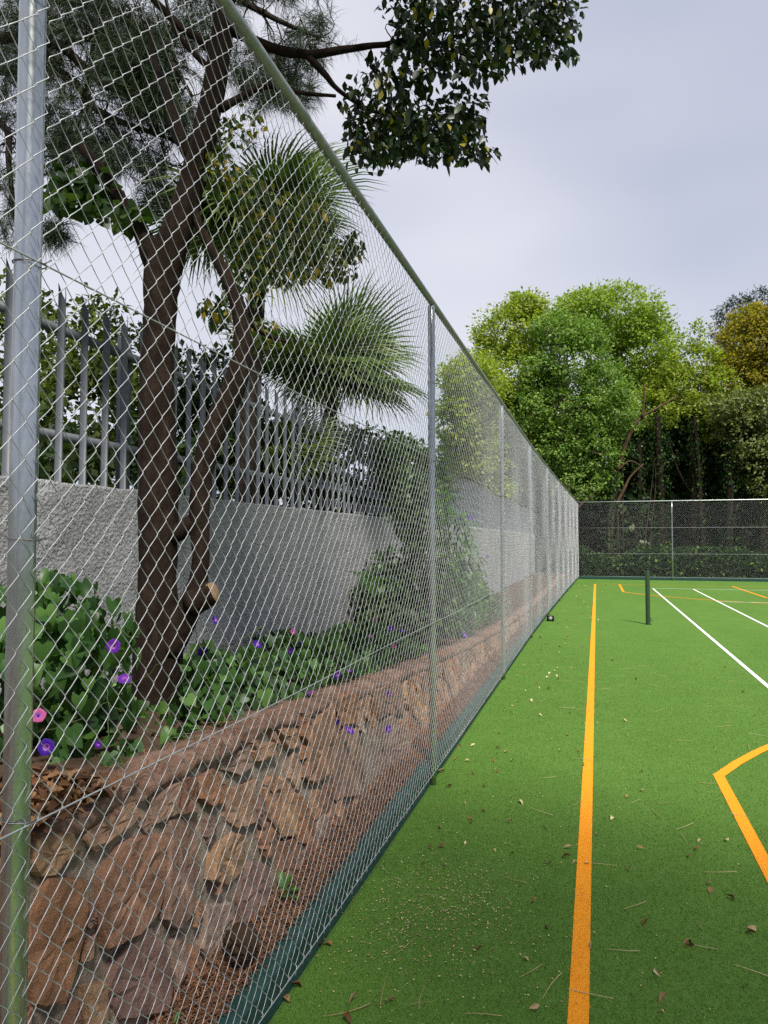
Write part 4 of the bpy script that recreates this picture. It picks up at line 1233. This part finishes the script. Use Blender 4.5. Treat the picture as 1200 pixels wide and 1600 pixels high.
def wb(px, py, d, rx, ry, rd, w=1.0):
    """ellipsoid by picture place, depth and pixel radii -> world"""
    c_ = W(px, py, d)
    return (c_[0], c_[1], c_[2], rx*d/F, rd, ry*d/F, w)
def at_base(px, d, z): 
    p_ = W(px, 845, d); p_[2] = z; return p_
SH = "shrubs behind the palisade"
leaf_tree("shrub", "yellow-green small-leaved shrub behind the palisade left of the trunk", at_base(120, 6.4, 1.75), [wb(130,640,6.2,90,110,.6,1.3), wb(40,560,6.6,60,130,.5,1), wb(170,540,6.6,50,70,.4,.5), wb(60,720,6.8,120,50,.6,1)], 9000, .075, M['shrub_leaf'], M['bark'], "shrub", SH, .03, 14, 18, .22)
leaf_tree("shrub", "dark green shrub low behind the palisade between the tree stems", at_base(300, 7.5, 1.75), [wb(330,690,7.4,120,75,.5,1), wb(240,670,7.6,70,95,.5,.8), wb(430,720,8.4,110,55,.5,.9), wb(335,600,7.6,55,60,.4,.35)], 8500, .085, M['far_dark'], M['bark'], "shrub", SH, .03, 10, 18, .22)
leaf_tree("shrub", "green shrub behind the palisade below the palm fronds", at_base(590, 10, 1.75), [wb(550,730,9.8,90,65,.6,1), wb(630,740,10.4,60,55,.6,1)], 6000, .09, M['leaf_mid'], M['bark'], "shrub", SH, .03, 10, 18, .25)
leaf_tree("shrub", "pale green shrub with reddish tips rising at the second fence post", at_base(650, 12, 1.75), [wb(655,745,12,40,45,.6,1), wb(690,760,13,30,25,.6,.6)], 1500, .08, M['shrub_leaf'], M['bark'], "shrub", SH, .03, 8, 18, .25)

TR = "trees behind the far fence"
leaf_tree("broadleaf_tree", "yellow-green tree leaning over the side fence line", at_base(770, 27, 1.2),
    [wb(740,600,26,48,50,1.6,1.2), wb(725,660,26,38,45,1.5,1), wb(745,720,26.5,45,45,1.4,1), wb(760,770,27,40,35,1.4,.8), wb(712,640,25.5,22,14,.8,.25)], 16000, .15, M['far_yellow'], M['palebark'], group=TR, trunk_r=.16, limbs=14, crad=.55)
leaf_tree("broadleaf_tree", "tall yellow-green tree at the near end of the wood, thin topped", at_base(850, 38, 0),
    [wb(800,520,37,58,42,1.8,1), wb(790,590,37,85,60,2.2,1.8), wb(830,650,37,75,60,2.2,1.4), wb(770,650,37,55,60,2,1), wb(820,480,37,30,20,1,.35), wb(850,700,36.5,50,40,1.6,.7)], 40000, .17, M['far_yellow'], M['palebark'], group=TR, trunk_r=.28, limbs=18, crad=.75)
leaf_tree("broadleaf_tree", "rounded fresh green tree in the middle of the wood", at_base(890, 35.5, 0),
    [wb(890,555,35,55,50,1.8,1.2), wb(940,600,35,42,35,1.5,.7), wb(845,590,35,38,40,1.5,.6), wb(870,515,35,38,24,1.2,.5), wb(920,525,35.4,30,25,1.2,.4), wb(890,640,35,60,35,1.6,.8), wb(960,640,35,35,28,1.3,.4), wb(830,640,35,30,30,1.3,.4), wb(865,690,35.2,45,40,1.5,.8), wb(925,700,35.2,45,45,1.5,.9), wb(900,750,35.2,50,35,1.2,.6)], 34000, .155, M['far_green'], M['palebark'], group=TR, trunk_r=.26, limbs=16, crad=.65)
leaf_tree("broadleaf_tree", "broad olive-green tree with the highest crown of the wood", at_base(975, 42, 0),
    [wb(950,500,41,85,50,2.6,1.8), wb(1000,550,41,55,65,2.4,1.4), wb(905,490,41,45,35,1.8,.7), wb(980,620,41,70,50,2.2,1), wb(1035,590,41,25,40,1.4,.4)], 34000, .19, M['far_olive'], M['palebark'], group=TR, trunk_r=.3, limbs=18, crad=.85)
leaf_tree("broadleaf_tree", "light green tree with upright sprigs against the sky", at_base(1075, 38, 0),
    [wb(1070,610,38,55,45,1.8,1.2), wb(1090,570,38,35,40,1.4,.5), wb(1065,545,38,8,30,.5,.10), wb(1090,525,38,7,28,.5,.08), wb(1045,560,38,10,30,.6,.12), wb(1110,560,38,10,25,.6,.1), wb(1040,640,38,60,35,1.6,.8), wb(1120,610,38,40,35,1.5,.7), wb(1130,660,37,45,30,1.4,.6)], 17000, .16, M['far_yellow'], M['palebark'], group=TR, trunk_r=.2, limbs=16, crad=.55)
leaf_tree("broadleaf_tree", "golden-leaved tree at the right edge of the wood", at_base(1180, 39, 0),
    [wb(1175,540,39,55,60,2.0,1.5), wb(1150,590,39,50,45,1.8,1), wb(1215,560,39,50,70,2,1), wb(1190,500,39,40,25,1.4,.5)], 24000, .165, M['far_orange'], M['bark'], group=TR, trunk_r=.25, limbs=14, crad=.7)
leaf_tree("conifer_tree", "dark feathery conifer standing behind the golden tree", at_base(1180, 48, 0),
    [wb(1130,510,48,18,30,1,.5), wb(1150,490,48,25,30,1.2,.7), wb(1185,475,48,22,24,1.2,.7), wb(1205,500,48,40,40,1.5,1), wb(1140,535,48,22,18,1,.4)], 5000, .28, M['conifer'], M['bark'], group=TR, trunk_r=.3, limbs=10, crad=.6, tmpl=([(0,0,0), (-.12,.5,0), (0,1,-.15), (.12,.5,0)], [(0,3,1),(1,3,2)]))
leaf_tree("broadleaf_tree", "dark grey-green tree hanging low at the right edge", at_base(1200, 36, 0),
    [wb(1170,670,36,50,60,1.6,1.4), wb(1210,720,35.5,50,70,1.6,1.4), wb(1140,640,36,40,30,1.4,.6), wb(1190,640,36,45,35,1.4,.7)], 20000, .16, M['far_grey'], M['bark'], group=TR, trunk_r=.25, limbs=12, crad=.6)
leaf_tree("broadleaf_tree", "deep green tree filling the shade above the far fence", at_base(1060, 40, 0),
    [wb(1060,690,39,90,50,1.8,1.6), wb(1000,690,39.5,60,50,1.8,1), wb(1110,700,39,50,50,1.6,1), wb(1060,650,40,90,35,2,1)], 22000, .18, M['far_dark'], M['bark'], group=TR, trunk_r=.3, limbs=12, crad=.7)
leaf_tree("broadleaf_tree", "bushy green tree behind the corner of the two fences", at_base(900, 36.5, 0),
    [wb(880,720,36,50,40,1.5,1), wb(920,680,36.5,50,40,1.5,1), wb(915,745,36,50,30,1.2,.8), wb(950,660,37,60,35,1.6,.8)], 16000, .155, M['far_green'], M['bark'], group=TR, trunk_r=.2, limbs=12, crad=.55)

# bare leaning branch-trunk
bt = at_base(945, 36, 0)
bare = empty("bare_tree", tuple(bt), label="leaning reddish bare trunk with forked branch in front of the dark wood", cat="tree", group=TR)
P, r = px_path([(950,905,6),(958,800,5.5),(962,750,5.5),(976,700,6),(988,670,6),(1005,650,4.2),(1030,636,3.2),(1060,618,2)], 35.2)
fchild(MB().tube(P, r, 10, jit=.05).build("trunk", M['redbark'], smooth=True), bare)
for rows in ([(1003,652,4),(1006,630,3),(1007,600,2)], [(965,735,3),(985,720,2.5),(1010,735,1.5)], [(960,790,3.5),(935,760,2.5),(918,735,1.5)], [(962,790,5),(975,765,5),(985,745,3),(1005,725,2)]):
    P, r = px_path(rows, 35.1); fchild(MB().tube(P, r, 6).build("limb", M['redbark'], smooth=True), bare)

# ivy-clad trunks, each a thing
IV = "ivy-clad trunks behind the far fence"
def ivy_trunk(px, d, top, r_, n, lean, label, dens=1.0):
    b_ = at_base(px, d, 0); t_ = W(px + lean, top, d)
    root = empty("ivy_tree", tuple(b_), label=label, cat="tree", group=IV)
    P = smooth_path([b_ - np.array((0, 0, .05)), b_ + (t_-b_)*.4 + rng.normal(0, .12, 3), b_ + (t_-b_)*.75 + rng.normal(0, .15, 3), t_], 5)
    fchild(MB().tube(P, np.linspace(r_, r_*.6, len(P)), 9, jit=.06).build("trunk", M['palebark'] if r_ < .1 else M['bark'], smooth=True), root)
    i = rng.integers(0, len(P)-1, n); f_ = rng.random(n)
    c_ = P[i] * (1-f_)[:, None] + P[i+1] * f_[:, None]
    a = rng.random(n) * 6.283; rad = r_ * (1.0 + .9 * np.abs(rng.normal(0, 1, n))) + .05
    o_ = np.stack([np.cos(a), np.sin(a), 0*a], -1)
    V, Fc = scatter(*RHOMB, c_ + o_*rad[:, None], np.array((0, 0, -1.)) + rng.normal(0, .4, (n, 3)), o_ + rng.normal(0, .4, (n, 3)) + np.array((0, 0, .3)), .15 * rng.uniform(.6, 1.2, n))
    fchild(obj("ivy", V, Fc, M['ivy'], kind="stuff"), root)
for k_, (px, d, top, r_, n, lean) in enumerate([(952,34.9,735,.07,1000,8), (925,36.4,690,.12,300,-10), (905,36,700,.10,260,6), (985,36.2,690,.16,700,14), (1032,35.8,650,.22,1300,-4), (1075,37.5,640,.2,900,10), (1100,36.4,650,.14,700,-14), (1135,35.8,650,.2,1300,6), (1168,36.2,660,.16,900,-8), (1190,35.6,680,.2,1100,4)]):
    words_ = ["first", "second", "third", "fourth", "fifth", "sixth", "seventh", "eighth", "ninth", "tenth"]
    order = sorted([925,905,952,985,1032,1075,1100,1135,1168,1190]).index(px)
    ivy_trunk(px, d, top, r_, n, lean, f"ivy-covered trunk behind the far fence, {words_[order]} from the fence corner")
# hanging lianas
for k_, px in enumerate((960, 968, 976, 1000, 1015)):
    b_ = at_base(px, 35.3, 0); t_ = W(px + [6, 2, -4, 24, 8][k_], 700, 35.8)
    P = smooth_path([b_, b_ + (t_-b_)*.35 + rng.normal(0, .08, 3)*np.array((1, .3, 0)), b_ + (t_-b_)*.7 + rng.normal(0, .08, 3)*np.array((1, .3, 0)), t_], 6)
    o = MB().tube(P, np.linspace(.035, .025, len(P)), 6).build("liana", M['pinebark'], smooth=True)
    tag(o, label=f"bare woody liana hanging behind the far fence, {['first','second','third','fourth','fifth'][k_]} from the fence corner", cat="vine", group="lianas behind the far fence")
# undergrowth and the depth of the wood
def mass(name, label, n, x0, x1, y0, y1, z0, z1, size, mt, cat):
    pos = np.stack([rng.uniform(x0, x1, n), rng.uniform(y0, y1, n), z0 + (z1-z0)*rng.random(n)], -1)
    pos[:, 2] -= .8*(z1-z0)*np.clip(np.sin(pos[:, 0]*.8 + 1)*.5 + np.sin(pos[:, 0]*2.1)*.3, 0, 1)*(pos[:, 2] > z0 + .5*(z1-z0))*.5
    V, Fc = scatter(*RHOMB, pos, rng.normal(0, .6, (n, 3)) + np.array((0, -.2, -.5)), rng.normal(0, .6, (n, 3)) + np.array((0, -.5, .6)), size*rng.uniform(.6, 1.3, n))
    obj(name, V, Fc, mt, kind="stuff", label=label, cat=cat)
mass("low_growth", "low dark greenery along the foot of the palisade", 15000, -4.8, -3.2, 2.5, 24, 1.85, 2.65, .085, M['leaf_mid'], "greenery")
mass("undergrowth", "dark ivy undergrowth behind the far fence", 16000, -3, 14, 35.0, 36.6, -.1, 1.5, .17, M['ivy'], "undergrowth")
mass("wood", "dark depth of the wood behind the trees", 52000, -9, 24, 41.5, 46, -.3, 9.0, .55, M['far_dark'], "wood")
mass("hedge_mass", "tall greenery closing the wood to the right", 9000, 12, 20, 35.5, 40, 0, 9, .26, M['far_dark'], "greenery")

# ------------------------------------------------------------------ litter on the turf
def on_turf(px, py):
    d_ = ray(px, py); t = -HC / d_[2]
    return d_[0]*t, d_[1]*t
lv = []
for w_, fo, dr in ((.55, .22, .35), (.42, .30, .2), (.65, .15, .45)):
    v_, f_ = leaf_tmpl(w_, fo, dr); v_ = [(a, b_-.5, c_) for a, b_, c_ in v_]
    lv.append((v_, f_))
lm = []
for k_, mt in enumerate((M['dryleaf'], M['paleleaf'])):
    for v_, f_ in lv:
        me = mesh("fallen_leaf", v_, np.array(f_)); me.materials.append(mt); lm.append(me)
def drop(x, y, s_, pale, lab, grp, z=.012):
    o = obj("fallen_leaf", lm[(3 if pale else 0) + random.randrange(3)], None, None, label=lab, cat="leaf", group=grp)
    o.location = (x, y, z + s_*.12); o.scale = (s_,)*3
    o.rotation_euler = (random.gauss(0, .5), random.gauss(0, .5), random.random()*6.283)
    return o
near = [(550,1567,.055,1),(610,1568,.05,0),(500,1482,.04,0),(489,1490,.04,0),(528,1432,.04,0),(513,1478,.045,0),(545,1352,.035,1),(520,1335,.04,0),(695,1354,.03,0),(662,1352,.035,0),(833,1412,.04,0),(855,1452,.035,0),(748,1487,.035,0),(822,1502,.03,0),(835,1580,.045,0),(1008,1447,.045,0),(1074,1478,.05,0),(1080,1480,.04,0),(1027,1525,.04,1),(1035,1564,.05,0),(1033,1586,.03,1),(1166,1545,.03,0),(1142,1406,.05,0),(1077,1340,.045,0),(1002,1208,.04,1),(1110,1395,.04,0),(1175,1455,.045,1),(1172,1462,.045,0),(735,1282,.04,0),(757,1230,.04,0),(778,1207,.035,0),(690,1208,.06,1),(712,1188,.04,0),(730,1190,.035,1),(718,1168,.04,0),(780,1148,.035,0),(463,1545,.05,0),(447,1565,.05,0),(543,1598,.055,0),(923,1482,.04,1)]
for i, (px, py, s_, pale) in enumerate(near):
    x, y = on_turf(px, py)
    drop(x, y, s_, pale, "dead leaf lying on the near turf", "dead leaves on the near turf")
r3 = random.Random(12)
for i in range(230):
    y = 4 + 26 * r3.random() ** 1.7
    x = float(fx(y)) + .12 + (abs(r3.gauss(0, .55)) if r3.random() < .62 else r3.uniform(0, .55*y))
    drop(x, y, r3.uniform(.022, .05) * (1 + .012*y), r3.random() < .55, "small leaf scattered on the turf further down the court", "leaves scattered down the court")
nm = []
for k_ in range(4):
    c_ = [.10, .25, -.15, .05][k_]
    P = smooth_path([(c_*(t*t - .3), t - .5, .004 + .02*t*t*(k_ % 2)) for t in np.linspace(0, 1, 5)], 2)
    V, Fs = tube(P, np.linspace(.012, .006, len(P)), 4); me = mesh("fallen_needle", V, Fs); me.materials.append(M['dryneedle']); nm.append(me)
for i in range(120):
    y = 2.2 + 9 * r3.random() ** 1.6
    x = -1.0 + r3.random() * min(3.4, .6*y + 1.2)
    o = obj("fallen_needle", nm[r3.randrange(4)], None, None, label="dry pine needle lying on the turf", cat="needle", group="dry needles on the turf")
    o.location = (x, y, .011); o.rotation_euler = (r3.gauss(0, .05), 0, r3.random()*6.283); s_ = r3.uniform(.08, .19); o.scale = (s_, s_, s_)
n = 2600
cx, cy = on_turf(690, 1425)
x = np.concatenate([cx + rng.normal(0, .26, 1700), rng.uniform(-1.05, 2.2, 900)])
y = np.concatenate([cy + rng.normal(0, .36, 1700), rng.uniform(2.0, 9.5, 900)])
V, Fc = scatter([(-.3,-.5,0),(.3,-.5,0),(.35,.5,.1),(-.3,.5,.1),(0,0,.35)], [(0,1,4),(1,2,4),(2,3,4),(3,0,4)], np.stack([x, y, np.full(n, .009)], -1), rng.normal(0, 1, (n, 3))*np.array((1, 1, .1)), np.tile((0, 0, 1.), (n, 1)), rng.uniform(.003, .009, n))
obj("leaf_crumbs", V, Fc, M['crumb'], kind="stuff", label="patch of fine leaf crumbs on the near turf", cat="crumbs")
